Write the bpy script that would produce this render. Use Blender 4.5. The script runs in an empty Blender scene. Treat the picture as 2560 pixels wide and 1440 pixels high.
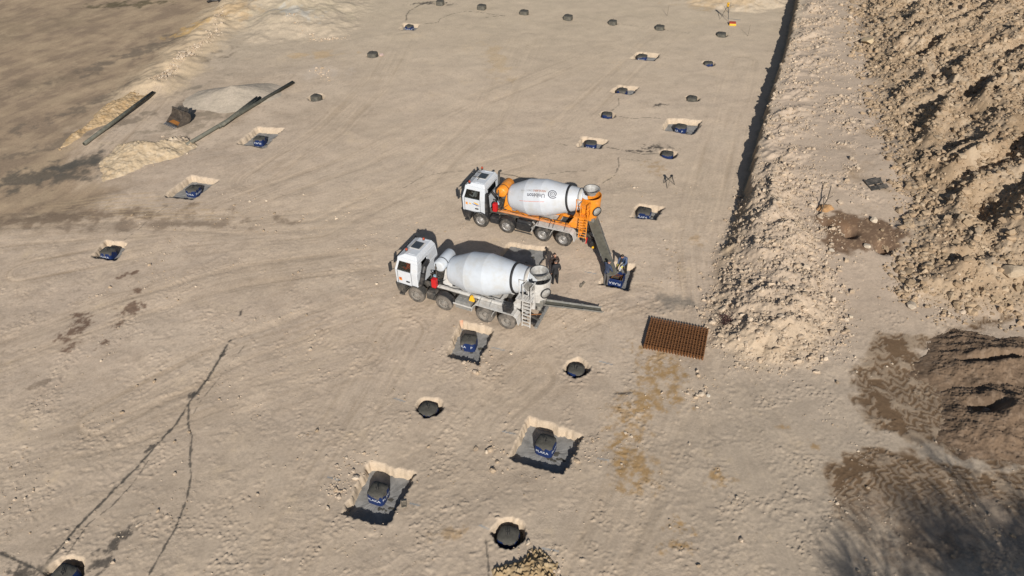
import bpy, bmesh, math, random
import numpy as np
from mathutils import Vector, Matrix, Euler
random.seed(7); RNG = np.random.default_rng(7)
scene = bpy.context.scene
COL = scene.collection

# ---------------------------------------------------------------- camera, sky, sun, exposure
CAM_H, CAM_F, CAM_PITCH, CAM_ROLL = 27.5, 1870.0, math.radians(38.7), math.radians(-0.8)
cam_d = bpy.data.cameras.new('camera'); cam = bpy.data.objects.new('camera', cam_d); COL.objects.link(cam)
cam_d.sensor_width = 36; cam_d.lens = CAM_F/2560*36; cam_d.clip_start = 0.5; cam_d.clip_end = 9000
cam.matrix_world = Matrix.Translation((0, 0, CAM_H)) @ Matrix.Rotation(math.pi/2-CAM_PITCH, 4, 'X') @ Matrix.Rotation(CAM_ROLL, 4, 'Z')
scene.camera = cam
SUN_EL, SUN_AZ = math.radians(29.5), math.radians(174)          # azimuth clockwise from +Y
world = bpy.data.worlds.new('World'); scene.world = world; world.use_nodes = True
wn = world.node_tree; bg = wn.nodes['Background']
sky = wn.nodes.new('ShaderNodeTexSky'); sky.sky_type = 'NISHITA'; sky.sun_disc = False
sky.sun_elevation = SUN_EL; sky.sun_rotation = SUN_AZ
wn.links.new(sky.outputs[0], bg.inputs[0]); bg.inputs[1].default_value = 0.05
sd = bpy.data.lights.new('sun', 'SUN'); sd.energy = 5.0; sd.angle = math.radians(0.5); sd.color = (1, .95, .88)
so = bpy.data.objects.new('sun', sd); COL.objects.link(so)
ldir = Vector((-math.sin(SUN_AZ)*math.cos(SUN_EL), -math.cos(SUN_AZ)*math.cos(SUN_EL), -math.sin(SUN_EL)))
so.rotation_euler = ldir.to_track_quat('-Z', 'Y').to_euler(); so.location = (10, -40, 60)
scene.view_settings.view_transform = 'Standard'; scene.view_settings.look = 'None'
scene.view_settings.gamma = 1; scene.view_settings.exposure = 0.04

# ---------------------------------------------------------------- surveying: picture point -> point on the site at height z
def G(u, v, z=0.0):
    c, s = math.cos(CAM_ROLL), math.sin(CAM_ROLL)
    a, b = u-1280, v-720
    X = (a*c+b*s)/CAM_F; d = (-a*s+b*c)/CAM_F
    Y = math.cos(CAM_PITCH)-d*math.sin(CAM_PITCH); Z = -math.sin(CAM_PITCH)-d*math.cos(CAM_PITCH)
    t = (z-CAM_H)/Z
    return X*t, Y*t
def GP(pts, z=0.0): return np.array([G(u, v, z) for u, v in pts])
GRID = math.radians(20.9)                                      # the foundation grid is turned by this much

# ---------------------------------------------------------------- noise
def _h(ix, iy, seed):
    h = (ix.astype(np.uint32)*np.uint32(374761393) + iy.astype(np.uint32)*np.uint32(668265263) + np.uint32((seed*2246822519) & 0xffffffff))
    h = (h ^ (h >> np.uint32(13)))*np.uint32(1274126177)
    return h ^ (h >> np.uint32(16))
def noise(x, y, seed=0):
    x0 = np.floor(x); y0 = np.floor(y); fx = (x-x0).astype(np.float32); fy = (y-y0).astype(np.float32)
    ix = x0.astype(np.int64); iy = y0.astype(np.int64)
    ux = fx*fx*fx*(fx*(fx*6-15)+10); uy = fy*fy*fy*(fy*(fy*6-15)+10)
    def g(dx, dy):
        a = (_h(ix+dx, iy+dy, seed) & np.uint32(1023)).astype(np.float32)*np.float32(2*math.pi/1024)
        return np.cos(a)*(fx-dx)+np.sin(a)*(fy-dy)
    a = g(0, 0); b = g(1, 0); c = g(0, 1); d = g(1, 1)
    return ((a+(b-a)*ux)*(1-uy)+(c+(d-c)*ux)*uy)*1.5
def fbm(x, y, o=4, seed=0, gain=.5, lac=2.03):
    r = 0; a = 1.; f = 1.
    for i in range(o):
        r = r+a*noise(x*f+17.3*i, y*f-9.1*i, seed+i); a *= gain; f *= lac
    return r
def worley(x, y, seed=0):
    """distance to the nearest cell point, and a random value of that cell"""
    ix = np.floor(x).astype(np.int64); iy = np.floor(y).astype(np.int64)
    best = np.full(x.shape, 9., np.float32); val = np.zeros(x.shape, np.float32)
    for dx in (-1, 0, 1):
        for dy in (-1, 0, 1):
            h = _h(ix+dx, iy+dy, seed)
            px = ix+dx+(h & np.uint32(255))/255.; py = iy+dy+((h >> np.uint32(8)) & np.uint32(255))/255.
            d = np.hypot(px-x, py-y).astype(np.float32); m = d < best
            best[m] = d[m]; val[m] = (((h >> np.uint32(16)) & np.uint32(255))/255.)[m]
    return best, val
def sstep(a, b, x):
    t = np.clip((x-a)/(b-a), 0, 1); return t*t*(3-2*t)
def sdf(x, y, poly, margin=4.0):
    """signed distance to a polygon, positive inside, -margin far outside"""
    out = np.full(x.shape, -margin, np.float32)
    lo = poly.min(0)-margin; hi = poly.max(0)+margin
    m = (x > lo[0]) & (x < hi[0]) & (y > lo[1]) & (y < hi[1])
    if not m.any(): return out
    px = x[m]; py = y[m]; d = np.full(px.shape, 1e9); ins = np.zeros(px.shape, bool)
    n = len(poly)
    for i in range(n):
        ax, ay = poly[i]; bx, by = poly[(i+1) % n]
        ex, ey = bx-ax, by-ay; t = np.clip(((px-ax)*ex+(py-ay)*ey)/(ex*ex+ey*ey+1e-12), 0, 1)
        d = np.minimum(d, np.hypot(px-ax-t*ex, py-ay-t*ey))
        if ay != by:
            c = ((ay > py) != (by > py)) & (px < (bx-ax)*(py-ay)/(by-ay)+ax); ins ^= c
    out[m] = np.maximum(np.where(ins, d, -d), -margin)
    return out
def linedist(x, y, pts, margin=1.5):
    """distance to a polyline and the share of its length run so far"""
    out = np.full(x.shape, margin, np.float32); par = np.zeros(x.shape, np.float32)
    lo = pts.min(0)-margin; hi = pts.max(0)+margin
    m = (x > lo[0]) & (x < hi[0]) & (y > lo[1]) & (y < hi[1])
    px = x[m]; py = y[m]; d = np.full(px.shape, margin); pr = np.zeros(px.shape); n = len(pts)-1
    for i in range(n):
        ax, ay = pts[i]; bx, by = pts[i+1]; ex, ey = bx-ax, by-ay
        t = np.clip(((px-ax)*ex+(py-ay)*ey)/(ex*ex+ey*ey+1e-12), 0, 1)
        q = np.hypot(px-ax-t*ex, py-ay-t*ey); k = q < d; d[k] = q[k]; pr[k] = ((i+t)/n)[k]
    out[m] = d; par[m] = pr
    return out, par

# ---------------------------------------------------------------- mesh helpers
def np_mesh(name, co, quads, smooth=True, k=4):
    me = bpy.data.meshes.new(name); nv = len(co); nf = len(quads)
    me.vertices.add(nv); me.vertices.foreach_set('co', np.asarray(co, np.float32).ravel())
    me.loops.add(nf*k); me.loops.foreach_set('vertex_index', np.asarray(quads, np.int32).ravel())
    me.polygons.add(nf); me.polygons.foreach_set('loop_start', np.arange(0, nf*k, k, dtype=np.int32))
    me.polygons.foreach_set('use_smooth', np.full(nf, smooth, bool))
    me.update(calc_edges=True); me.validate(); return me
def set_col(me, rgb, name='Col'):
    a = me.color_attributes.new(name, 'FLOAT_COLOR', 'POINT')
    c = np.ones((len(rgb), 4), np.float32); c[:, :3] = rgb; a.data.foreach_set('color', c.ravel())
def grid_quads(nx, ny):
    i = np.arange(nx-1)[None, :]; j = np.arange(ny-1)[:, None]; a = j*nx+i
    return np.stack([a, a+1, a+nx+1, a+nx], -1).reshape(-1, 4)
def link(name, me, mat=None, parent=None):
    o = bpy.data.objects.new(name, me); COL.objects.link(o)
    if mat is not None:
        for m in (mat if isinstance(mat, (list, tuple)) else [mat]): me.materials.append(m)
    if parent is not None: o.parent = parent
    return o
def tag(o, label=None, cat=None, group=None, kind=None):
    if label: o['label'] = label
    if cat: o['category'] = cat
    if group: o['group'] = group
    if kind: o['kind'] = kind
    return o
def empty(name, loc, rz=0., label=None, cat=None, group=None):
    o = bpy.data.objects.new(name, None); COL.objects.link(o); o.empty_display_size = .3
    o.location = loc; o.rotation_euler = (0, 0, rz); return tag(o, label, cat, group)
class MB:
    """collects shapes into one mesh object"""
    def __init__(s): s.v = []; s.f = []; s.sm = []
    def add(s, vs, fs, smooth=False):
        b = len(s.v); s.v += [tuple(v) for v in vs]; s.f += [tuple(b+i for i in f) for f in fs]; s.sm += [smooth]*len(fs); return s
    def hexa(s, p):                                            # 4 bottom points, 4 top points, both counter-clockwise
        return s.add(p, [(3, 2, 1, 0), (4, 5, 6, 7), (0, 1, 5, 4), (1, 2, 6, 5), (2, 3, 7, 6), (3, 0, 4, 7)])
    def box(s, x0, x1, y0, y1, z0, z1, M=None):
        p = [(x0, y0, z0), (x1, y0, z0), (x1, y1, z0), (x0, y1, z0), (x0, y0, z1), (x1, y0, z1), (x1, y1, z1), (x0, y1, z1)]
        if M is not None: p = [M @ Vector(q) for q in p]
        return s.hexa(p)
    def cyl(s, p0, p1, r0, r1=None, n=12, caps=True, smooth=True):
        r1 = r0 if r1 is None else r1; p0 = Vector(p0); p1 = Vector(p1); a = (p1-p0).normalized()
        q = a.orthogonal().normalized(); w = a.cross(q); vs = []
        for p, r in ((p0, r0), (p1, r1)):
            for i in range(n):
                t = 2*math.pi*i/n; vs.append(p+(q*math.cos(t)+w*math.sin(t))*r)
        s.add(vs, [(i, (i+1) % n, n+(i+1) % n, n+i) for i in range(n)], smooth)
        if caps: s.add(vs[:n], [tuple(reversed(range(n)))]); s.add(vs[n:], [tuple(range(n))])
        return s
    def tube(s, pts, r, n=6):
        for a, b in zip(pts[:-1], pts[1:]): s.cyl(a, b, r, n=n)
        return s
    def beam(s, p0, p1, w, h):
        p0 = Vector(p0); p1 = Vector(p1); a = (p1-p0).normalized(); up = Vector((0, 0, 1))
        if abs(a.z) > .95: up = Vector((1, 0, 0))
        q = a.cross(up).normalized()*w/2; u = q.cross(a).normalized()*h/2
        return s.hexa([p0-q-u, p0+q-u, p1+q-u, p1-q-u, p0-q+u, p0+q+u, p1+q+u, p1-q+u])
    def lathe(s, o, ax, prof, n=48, smooth=True):
        o = Vector(o); ax = Vector(ax).normalized(); q = ax.orthogonal().normalized(); w = ax.cross(q); vs = []; fs = []
        for d, r in prof:
            for i in range(n):
                t = 2*math.pi*i/n; vs.append(o+ax*d+(q*math.cos(t)+w*math.sin(t))*r)
        for k in range(len(prof)-1):
            fs += [(k*n+i, k*n+(i+1) % n, (k+1)*n+(i+1) % n, (k+1)*n+i) for i in range(n)]
        return s.add(vs, fs, smooth)
    def prism(s, prof, y0, y1):                                # an outline in x,z pushed along y
        n = len(prof); vs = [(x, y0, z) for x, z in prof]+[(x, y1, z) for x, z in prof]
        s.add(vs, [(i, (i+1) % n, n+(i+1) % n, n+i) for i in range(n)])
        return s.add(vs, [tuple(reversed(range(n))), tuple(range(n, 2*n))])
    def strip(s, prof, y0, y1, th):                            # a bent sheet of thickness th following x,z points
        n = len(prof); P = [Vector((x, 0, z)) for x, z in prof]
        for i in range(n-1):
            d = (P[i+1]-P[i]).normalized(); nn = Vector((-d.z, 0, d.x))*th
            a, b = P[i], P[i+1]; c, e = b+nn, a+nn
            s.hexa([(a.x, y0, a.z), (b.x, y0, b.z), (b.x, y1, b.z), (a.x, y1, a.z), (e.x, y0, e.z), (c.x, y0, c.z), (c.x, y1, c.z), (e.x, y1, e.z)])
        return s
    def build(s, name, mat, parent=None, bevel=0, loc=None, rz=None):
        me = bpy.data.meshes.new(name); me.from_pydata(s.v, [], s.f); me.polygons.foreach_set('use_smooth', s.sm)
        bm = bmesh.new(); bm.from_mesh(me); bmesh.ops.recalc_face_normals(bm, faces=bm.faces); bm.to_mesh(me); bm.free(); me.update()
        o = link(name, me, mat, parent)
        if loc is not None: o.location = loc
        if rz is not None: o.rotation_euler = (0, 0, rz)
        if bevel:
            m = o.modifiers.new('bevel', 'BEVEL'); m.width = bevel; m.segments = 2; m.limit_method = 'ANGLE'; m.angle_limit = math.radians(40)
        return o
_txt = {}
def text_geo(s, size=1.0):
    """flat outline mesh of a word, lower left at the origin"""
    if s not in _txt:
        cu = bpy.data.curves.new('t', 'FONT'); cu.body = s; cu.resolution_u = 3; cu.offset = .012; o = bpy.data.objects.new('t', cu); COL.objects.link(o)
        dg = bpy.context.evaluated_depsgraph_get(); me = bpy.data.meshes.new_from_object(o.evaluated_get(dg))
        v = np.array([q.co[:2] for q in me.vertices]); f = [tuple(p.vertices) for p in me.polygons]
        bpy.data.objects.remove(o); bpy.data.curves.remove(cu); bpy.data.meshes.remove(me)
        v = v-v.min(0); _txt[s] = (v/v[:, 1].max(), f)
    v, f = _txt[s]; return v*size, f

# ---------------------------------------------------------------- materials
def nd(nt, t, **k):
    n = nt.nodes.new(t)
    for a, b in k.items(): setattr(n, a, b)
    return n
def mat(name, col, rough=.6, metal=0., var=.12, scale=6., dirt=0., dirtcol=(.36, .30, .24), dirtscale=2.5, bump=0., bscale=30., spec=.5, coat=0.):
    m = bpy.data.materials.new(name); m.use_nodes = True; nt = m.node_tree; p = nt.nodes['Principled BSDF']; L = nt.links.new
    p.inputs['Roughness'].default_value = rough; p.inputs['Metallic'].default_value = metal
    p.inputs['Specular IOR Level'].default_value = spec; p.inputs['Coat Weight'].default_value = coat
    tc = nd(nt, 'ShaderNodeTexCoord'); nz = nd(nt, 'ShaderNodeTexNoise'); nz.inputs['Scale'].default_value = scale; nz.inputs['Detail'].default_value = 5
    L(tc.outputs['Object'], nz.inputs['Vector'])
    r = nd(nt, 'ShaderNodeMapRange'); r.inputs[1].default_value = .3; r.inputs[2].default_value = .7
    r.inputs[3].default_value = 1-var; r.inputs[4].default_value = 1+var; L(nz.outputs[0], r.inputs[0])
    mx = nd(nt, 'ShaderNodeVectorMath', operation='SCALE'); mx.inputs[0].default_value = col[:3]; L(r.outputs[0], mx.inputs['Scale'])
    out = mx.outputs[0]
    if dirt:
        n2 = nd(nt, 'ShaderNodeTexNoise'); n2.inputs['Scale'].default_value = dirtscale; n2.inputs['Detail'].default_value = 8; n2.inputs['Roughness'].default_value = .65
        L(tc.outputs['Object'], n2.inputs['Vector'])
        r2 = nd(nt, 'ShaderNodeMapRange'); r2.inputs[1].default_value = .62-.35*dirt; r2.inputs[2].default_value = .8-.2*dirt; r2.inputs[4].default_value = min(1, .4+dirt*.6); L(n2.outputs[0], r2.inputs[0])
        mc = nd(nt, 'ShaderNodeMix', data_type='RGBA'); L(r2.outputs[0], mc.inputs[0]); L(out, mc.inputs[6]); mc.inputs[7].default_value = (*dirtcol, 1); out = mc.outputs[2]
        r3 = nd(nt, 'ShaderNodeMapRange'); r3.inputs[3].default_value = rough; r3.inputs[4].default_value = .9; L(r2.outputs[0], r3.inputs[0]); L(r3.outputs[0], p.inputs['Roughness'])
    L(out, p.inputs['Base Color'])
    if bump:
        n3 = nd(nt, 'ShaderNodeTexNoise'); n3.inputs['Scale'].default_value = bscale; n3.inputs['Detail'].default_value = 6; L(tc.outputs['Object'], n3.inputs['Vector'])
        b = nd(nt, 'ShaderNodeBump'); b.inputs['Strength'].default_value = bump; b.inputs['Distance'].default_value = .03; L(n3.outputs[0], b.inputs['Height']); L(b.outputs[0], p.inputs['Normal'])
    return m
def earth_mat(name, fine=.10, bump=.5, bscale=9.):
    """soil whose colour is laid down per vertex and broken up by fine noise"""
    m = bpy.data.materials.new(name); m.use_nodes = True; nt = m.node_tree; p = nt.nodes['Principled BSDF']; L = nt.links.new
    p.inputs['Roughness'].default_value = .95; p.inputs['Specular IOR Level'].default_value = .15
    at = nd(nt, 'ShaderNodeVertexColor'); at.layer_name = 'Col'; tc = nd(nt, 'ShaderNodeTexCoord')
    n1 = nd(nt, 'ShaderNodeTexNoise'); n1.inputs['Scale'].default_value = 7; n1.inputs['Detail'].default_value = 9; n1.inputs['Roughness'].default_value = .7
    L(tc.outputs['Object'], n1.inputs['Vector'])
    r = nd(nt, 'ShaderNodeMapRange'); r.inputs[1].default_value = .3; r.inputs[2].default_value = .7; r.inputs[3].default_value = 1-fine*1.3; r.inputs[4].default_value = 1+fine; L(n1.outputs[0], r.inputs[0])
    mx = nd(nt, 'ShaderNodeVectorMath', operation='SCALE'); L(at.outputs[0], mx.inputs[0]); L(r.outputs[0], mx.inputs['Scale']); L(mx.outputs[0], p.inputs['Base Color'])
    n3 = nd(nt, 'ShaderNodeTexNoise'); n3.inputs['Scale'].default_value = bscale; n3.inputs['Detail'].default_value = 9; n3.inputs['Roughness'].default_value = .7; L(tc.outputs['Object'], n3.inputs['Vector'])
    n4 = nd(nt, 'ShaderNodeTexNoise'); n4.inputs['Scale'].default_value = .45; n4.inputs['Detail'].default_value = 5; L(tc.outputs['Object'], n4.inputs['Vector'])
    r4 = nd(nt, 'ShaderNodeMapRange'); r4.inputs[1].default_value = .4; r4.inputs[2].default_value = .68; r4.inputs[3].default_value = bump*.2; r4.inputs[4].default_value = bump; L(n4.outputs[0], r4.inputs[0])
    b = nd(nt, 'ShaderNodeBump'); b.inputs['Distance'].default_value = .04; L(r4.outputs[0], b.inputs['Strength']); L(n3.outputs[0], b.inputs['Height']); L(b.outputs[0], p.inputs['Normal'])
    return m
M = {}
M['earth'] = earth_mat('packed_earth', .12, .7, 11); M['heap'] = earth_mat('loose_earth', .14, .7, 12)
M['stone'] = earth_mat('broken_stone', .12, .5, 14)
M['white'] = mat('white_paint', (.58, .61, .65), .38, var=.04, dirt=.25, dirtcol=(.5, .46, .4), coat=.1)
M['drum'] = mat('drum_paint', (.55, .575, .615), .4, var=.05, scale=2.5, dirt=.4, dirtcol=(.46, .44, .40), dirtscale=1.6)
M['drum2'] = mat('drum_paint_grey', (.51, .55, .60), .42, var=.05, scale=2.5, dirt=.45, dirtcol=(.43, .42, .39), dirtscale=1.5)
M['orange'] = mat('orange_paint', (.72, .25, .02), .42, var=.1, dirt=.3, dirtcol=(.5, .36, .2))
M['greywhite'] = mat('dusty_white_metal', (.52, .51, .49), .6, var=.12, dirt=.5, dirtcol=(.34, .30, .25))
M['black'] = mat('black_plastic', (.022, .022, .024), .5, var=.2, dirt=.3, dirtcol=(.16, .14, .12))
M['dark'] = mat('dark_steel', (.05, .048, .045), .6, var=.25, dirt=.45, dirtcol=(.2, .17, .14))
M['grey'] = mat('grey_steel', (.25, .25, .24), .55, metal=.2, var=.2, dirt=.45, dirtcol=(.33, .29, .24))
M['tyre'] = mat('tyre_rubber', (.028, .027, .026), .85, var=.2, scale=9, dirt=.55, dirtcol=(.17, .145, .12), dirtscale=4)
M['tyredusty'] = mat('dusty_tyre_rubber', (.05, .047, .043), .9, var=.2, scale=9, dirt=.8, dirtcol=(.22, .19, .16), dirtscale=3)
M['rim'] = mat('rim_steel', (.33, .32, .31), .45, metal=.4, var=.15, dirt=.5, dirtcol=(.25, .22, .18), dirtscale=6)
M['rimdusty'] = mat('dusty_rim', (.2, .185, .165), .8, var=.2, dirt=.6, dirtcol=(.24, .205, .17), dirtscale=6)
M['chrome'] = mat('polished_steel', (.6, .6, .6), .25, metal=.9, var=.1, dirt=.2)
M['crust'] = mat('cement_crusted_steel', (.38, .375, .36), .75, var=.25, scale=7, dirt=.6, dirtcol=(.22, .2, .17), dirtscale=4, bump=.4)
M['red'] = mat('red_plastic', (.5, .012, .015), .45, var=.1)
M['beacon'] = mat('amber_beacon', (.35, .05, .015), .25, var=.1)
M['hatch'] = mat('tinted_hatch', (.045, .055, .065), .3, var=.1, dirt=.2, dirtcol=(.1, .1, .1))
M['band'] = mat('black_band', (.02, .02, .022), .6, var=.1)
M['concrete'] = mat('cured_concrete', (.235, .23, .22), .9, var=.28, scale=2.2, bump=.35, bscale=14, dirt=.2, dirtcol=(.27, .24, .2), dirtscale=1.2)
M['wet'] = mat('wet_concrete', (.075, .07, .058), .75, var=.25, scale=5, bump=.4, bscale=20)
M['slurry'] = mat('chute_concrete', (.105, .1, .078), .8, var=.25, scale=4, bump=.3)
M['chute'] = mat('chute_steel', (.16, .16, .15), .65, var=.2, dirt=.5, dirtcol=(.3, .28, .24))
M['rust'] = mat('rusty_steel', (.18, .075, .024), .8, var=.45, scale=14, dirt=.2, dirtcol=(.28, .12, .045), dirtscale=9)
M['bucket'] = mat('worn_bucket_steel', (.085, .07, .058), .6, metal=.3, var=.3, dirt=.4, dirtcol=(.2, .16, .12))
M['bucketrust'] = mat('bucket_floor', (.36, .15, .035), .7, var=.3)
M['pipe'] = mat('grey_green_pipe', (.095, .095, .075), .7, var=.25, scale=3, dirt=.4, dirtcol=(.2, .18, .14))
M['yellow'] = mat('yellow_paint', (.75, .42, .02), .45, var=.1)
M['casered'] = mat('case_red', (.4, .05, .02), .5, var=.15)
M['wood'] = mat('weathered_wood', (.2, .17, .13), .85, var=.3, scale=20)
M['brush'] = mat('dead_brush', (.07, .028, .026), .9, var=.3)
M['bark'] = mat('bark', (.09, .075, .06), .9, var=.3)
M['skin'] = mat('skin', (.45, .24, .16), .55, var=.06)
M['hair'] = mat('dark_hair', (.018, .013, .01), .6, var=.2)
M['hairgrey'] = mat('short_greying_hair', (.09, .07, .06), .7, var=.2)
M['jblack'] = mat('black_jacket', (.016, .016, .019), .8, var=.2, scale=12)
M['jbrown'] = mat('dark_brown_jacket', (.03, .018, .014), .8, var=.2, scale=12)
M['jnavy'] = mat('navy_jacket', (.035, .05, .095), .8, var=.18, scale=10)
M['jblue'] = mat('blue_padded_jacket', (.045, .075, .15), .7, var=.18, scale=10)
M['tblack'] = mat('black_trousers', (.013, .013, .015), .85, var=.2)
M['tgrey'] = mat('grey_trousers', (.1, .095, .095), .85, var=.15)
M['tstripe'] = mat('pale_trousers', (.42, .42, .42), .85, var=.1)
M['shoe'] = mat('work_shoe', (.03, .025, .02), .7, var=.2)
M['glove'] = mat('yellow_glove', (.55, .5, .08), .7, var=.1)
M['vest'] = mat('orange_vest', (.85, .09, .01), .6, var=.1)
M['shirt'] = mat('pale_shirt', (.55, .5, .5), .7, var=.1)
M['ink'] = mat('dark_lettering', (.03, .03, .05), .5, var=.02)
M['inkgrey'] = mat('grey_lettering', (.33, .33, .34), .5, var=.02)
M['inkorange'] = mat('brown_lettering', (.32, .1, .03), .5, var=.02)
M['inkred'] = mat('red_line', (.6, .12, .05), .5, var=.02)
M['inkblue'] = mat('blue_marking', (.03, .08, .3), .5, var=.02)
M['inkwhite'] = mat('white_print', (.5, .53, .58), .6, var=.05)
M['copper'] = mat('orange_tube', (.62, .25, .09), .35, metal=.2, var=.1, dirt=.35, dirtcol=(.5, .36, .22))
def glass():
    m = bpy.data.materials.new('cab_glass'); m.use_nodes = True; nt = m.node_tree; nt.nodes.clear(); L = nt.links.new
    o = nd(nt, 'ShaderNodeOutputMaterial'); mi = nd(nt, 'ShaderNodeMixShader'); t = nd(nt, 'ShaderNodeBsdfTransparent'); g = nd(nt, 'ShaderNodeBsdfGlossy')
    t.inputs[0].default_value = (.62, .66, .66, 1); g.inputs['Roughness'].default_value = .03; f = nd(nt, 'ShaderNodeFresnel'); f.inputs[0].default_value = 1.5
    L(f.outputs[0], mi.inputs[0]); L(t.outputs[0], mi.inputs[1]); L(g.outputs[0], mi.inputs[2]); L(mi.outputs[0], o.inputs[0]); return m
M['glass'] = glass()
def formwork_mat():
    """printed blue card, its upper part splashed with grey concrete differently on every block"""
    m = bpy.data.materials.new('blue_formwork_card'); m.use_nodes = True; nt = m.node_tree; p = nt.nodes['Principled BSDF']; L = nt.links.new
    p.inputs['Roughness'].default_value = .55
    tc = nd(nt, 'ShaderNodeTexCoord'); oi = nd(nt, 'ShaderNodeObjectInfo'); ad = nd(nt, 'ShaderNodeVectorMath', operation='ADD')
    sc = nd(nt, 'ShaderNodeMath', operation='MULTIPLY'); sc.inputs[1].default_value = 40; L(oi.outputs['Random'], sc.inputs[0])
    mp = nd(nt, 'ShaderNodeMapping'); mp.inputs['Scale'].default_value = (1, 1, .35); L(tc.outputs['Object'], mp.inputs[0])
    L(mp.outputs[0], ad.inputs[0]); L(sc.outputs[0], ad.inputs[1])
    nz = nd(nt, 'ShaderNodeTexNoise'); nz.inputs['Scale'].default_value = 3.2; nz.inputs['Detail'].default_value = 5; L(ad.outputs[0], nz.inputs['Vector'])
    sx = nd(nt, 'ShaderNodeSeparateXYZ'); L(tc.outputs['Object'], sx.inputs[0])
    zz = nd(nt, 'ShaderNodeMapRange'); zz.inputs[1].default_value = .3; zz.inputs[2].default_value = .62; zz.inputs[4].default_value = .2; L(sx.outputs['Z'], zz.inputs[0])
    su = nd(nt, 'ShaderNodeMath', operation='ADD'); L(nz.outputs[0], su.inputs[0]); L(zz.outputs[0], su.inputs[1])
    st = nd(nt, 'ShaderNodeMapRange'); st.inputs[1].default_value = .66; st.inputs[2].default_value = .7; L(su.outputs[0], st.inputs[0])
    mc = nd(nt, 'ShaderNodeMix', data_type='RGBA'); L(st.outputs[0], mc.inputs[0]); mc.inputs[6].default_value = (.006, .021, .092, 1); mc.inputs[7].default_value = (.11, .1, .085, 1)
    L(mc.outputs[2], p.inputs['Base Color']); return m
M['form'] = formwork_mat()
M['formgrey'] = mat('concrete_coated_card', (.10, .093, .075), .85, var=.3, scale=5, dirt=.3, dirtcol=(.05, .05, .06), dirtscale=3)

# ================================================================ the pits of the foundations
# type 'pad': outline of the pit rim; type 'hole': a small round pit.  Each row: block top (u,v), height of top, rim, lettering, label bits
PADS = [
 ((944, 1224), .04, [(922, 1150), (1040, 1182), (968, 1318), (852, 1286)], 'up', .62, 'in the long rectangular pit nearest the picture bottom'),
 ((1365, 1104), .07, [(1322, 1038), (1460, 1090), (1410, 1188), (1268, 1144)], 'up', .58, 'in the wide square pit left of the ochre strip'),
 ((1172, 848), .12, [(1152, 803), (1238, 825), (1196, 911), (1112, 891)], 'wrap', .5, 'in the pit right below the white truck rear wheels'),
 ((482, 470), .08, [(478, 438), (548, 450), (482, 500), (408, 489)], 'up', .52, 'in the pit below the yellow dirt mound'),
 ((648, 345), .1, [(644, 318), (709, 323), (662, 370), (590, 359)], 'down', .5, 'in the pit just below the long leaning pipes'),
 ((1703, 315), .12, [(1668, 296), (1757, 302), (1736, 337), (1655, 323)], 'wrap', .48, 'in the long pit nearest the shaded cut bank'),
 ((1478, 356), .1, [(1454, 343), (1522, 350), (1502, 372), (1441, 366)], 'wrap', .48, 'in the pit whose slurry trail runs to its right neighbour'),
 ((1556, 224), .14, [(1547, 213), (1598, 217), (1580, 237), (1524, 231)], 'none', .44, 'in the slim pit above the thin curved slurry line'),
 ((1606, 139), .16, [(1594, 130), (1650, 136), (1637, 153), (1576, 147)], 'up', .42, 'in the slim pit just below the far row'),
 ((1023, 64), .2, [(1010, 58), (1050, 62), (1037, 76), (997, 73)], 'up', .4, 'in the shallow pit under the back left slurry trail'),
 ((1612, 526), .06, [(1596, 510), (1660, 518), (1640, 550), (1574, 543)], 'up', .5, 'in the pit right of the orange truck chute'),
 ((1310, 628), .2, [(1274, 606), (1372, 620), (1350, 667), (1238, 651)], 'up', .3, 'in the shaded pit hidden between both trucks'),
 ((268, 626), .12, [(264, 600), (318, 608), (292, 652), (226, 642)], 'splash', .46, 'in the lone pit above the brown stains'),
]
HOLES = [
 ((1440, 922), -.08, .68, 'in the round hole left below the rebar stack', .62),
 ((1070, 1021), -.08, .68, 'in the round hole left of the square pits', .62),
 ((1271, 1336), -.1, .73, 'in the round hole nearest the picture bottom', .66),
 ((789, 239), .18, .72, 'in the ochre rimmed hole right of the long pipe', .42),
 ((931, 132), .26, .6, 'standing alone beside a pale stone', .34),
 ((1518, 284), .14, .66, 'in the hole with a thin slurry line leading right', .45),
 ((1669, 383), .1, .7, 'in the hole beside the dark slurry splash', .5),
 ((1731, 243), .12, .62, 'in the small hole above the longest far pit', .42),
 ((1772, 156), .14, .6, 'in the small hole level with the upper cut bank', .4),
 ((1804, 83), .22, .55, 'right end of the far row, under the orange case', .38),
 ((1650, 65), .28, .5, 'sixth from the left in the far row', .34),
 ((1532, 52), .32, .45, 'fifth from the left in the far row', .3),
 ((1420, 39), .36, .42, 'in the middle of the far row of seven', .28),
 ((1310, 27), .36, .42, 'third from the left in the far row', .28),
 ((1204, 13), .42, .3, 'second from the left in the far row', .2),
 ((1100, 2), .42, .3, 'left end of the far row, beside a grey patch', .2),
 ((158, 1434), -.02, .8, 'cut off by the bottom left picture corner', .6),
]
OPENPIT = [(1522, 652), (1590, 662), (1572, 727), (1498, 710)]

# ================================================================ ground: one sheet to the horizon
def heap_height(x, y, cx, cy, rx, ry, rot, h, seed, sharp=1.0, wob=.2, en=.2):
    c, s = math.cos(rot), math.sin(rot); a = ((x-cx)*c+(y-cy)*s)/rx; b = (-(x-cx)*s+(y-cy)*c)/ry
    th = np.arctan2(b, a); r = np.hypot(a, b)*(1+wob*np.sin(3*th+seed)+wob*.6*np.sin(5*th-seed*2))
    r = r+en*fbm(x*.55, y*.55, 4, seed+40, .6); t = np.clip(1-r, -.3, 1); return h*np.where(t > 0, np.power(np.maximum(t, 0), sharp), t)

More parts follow.
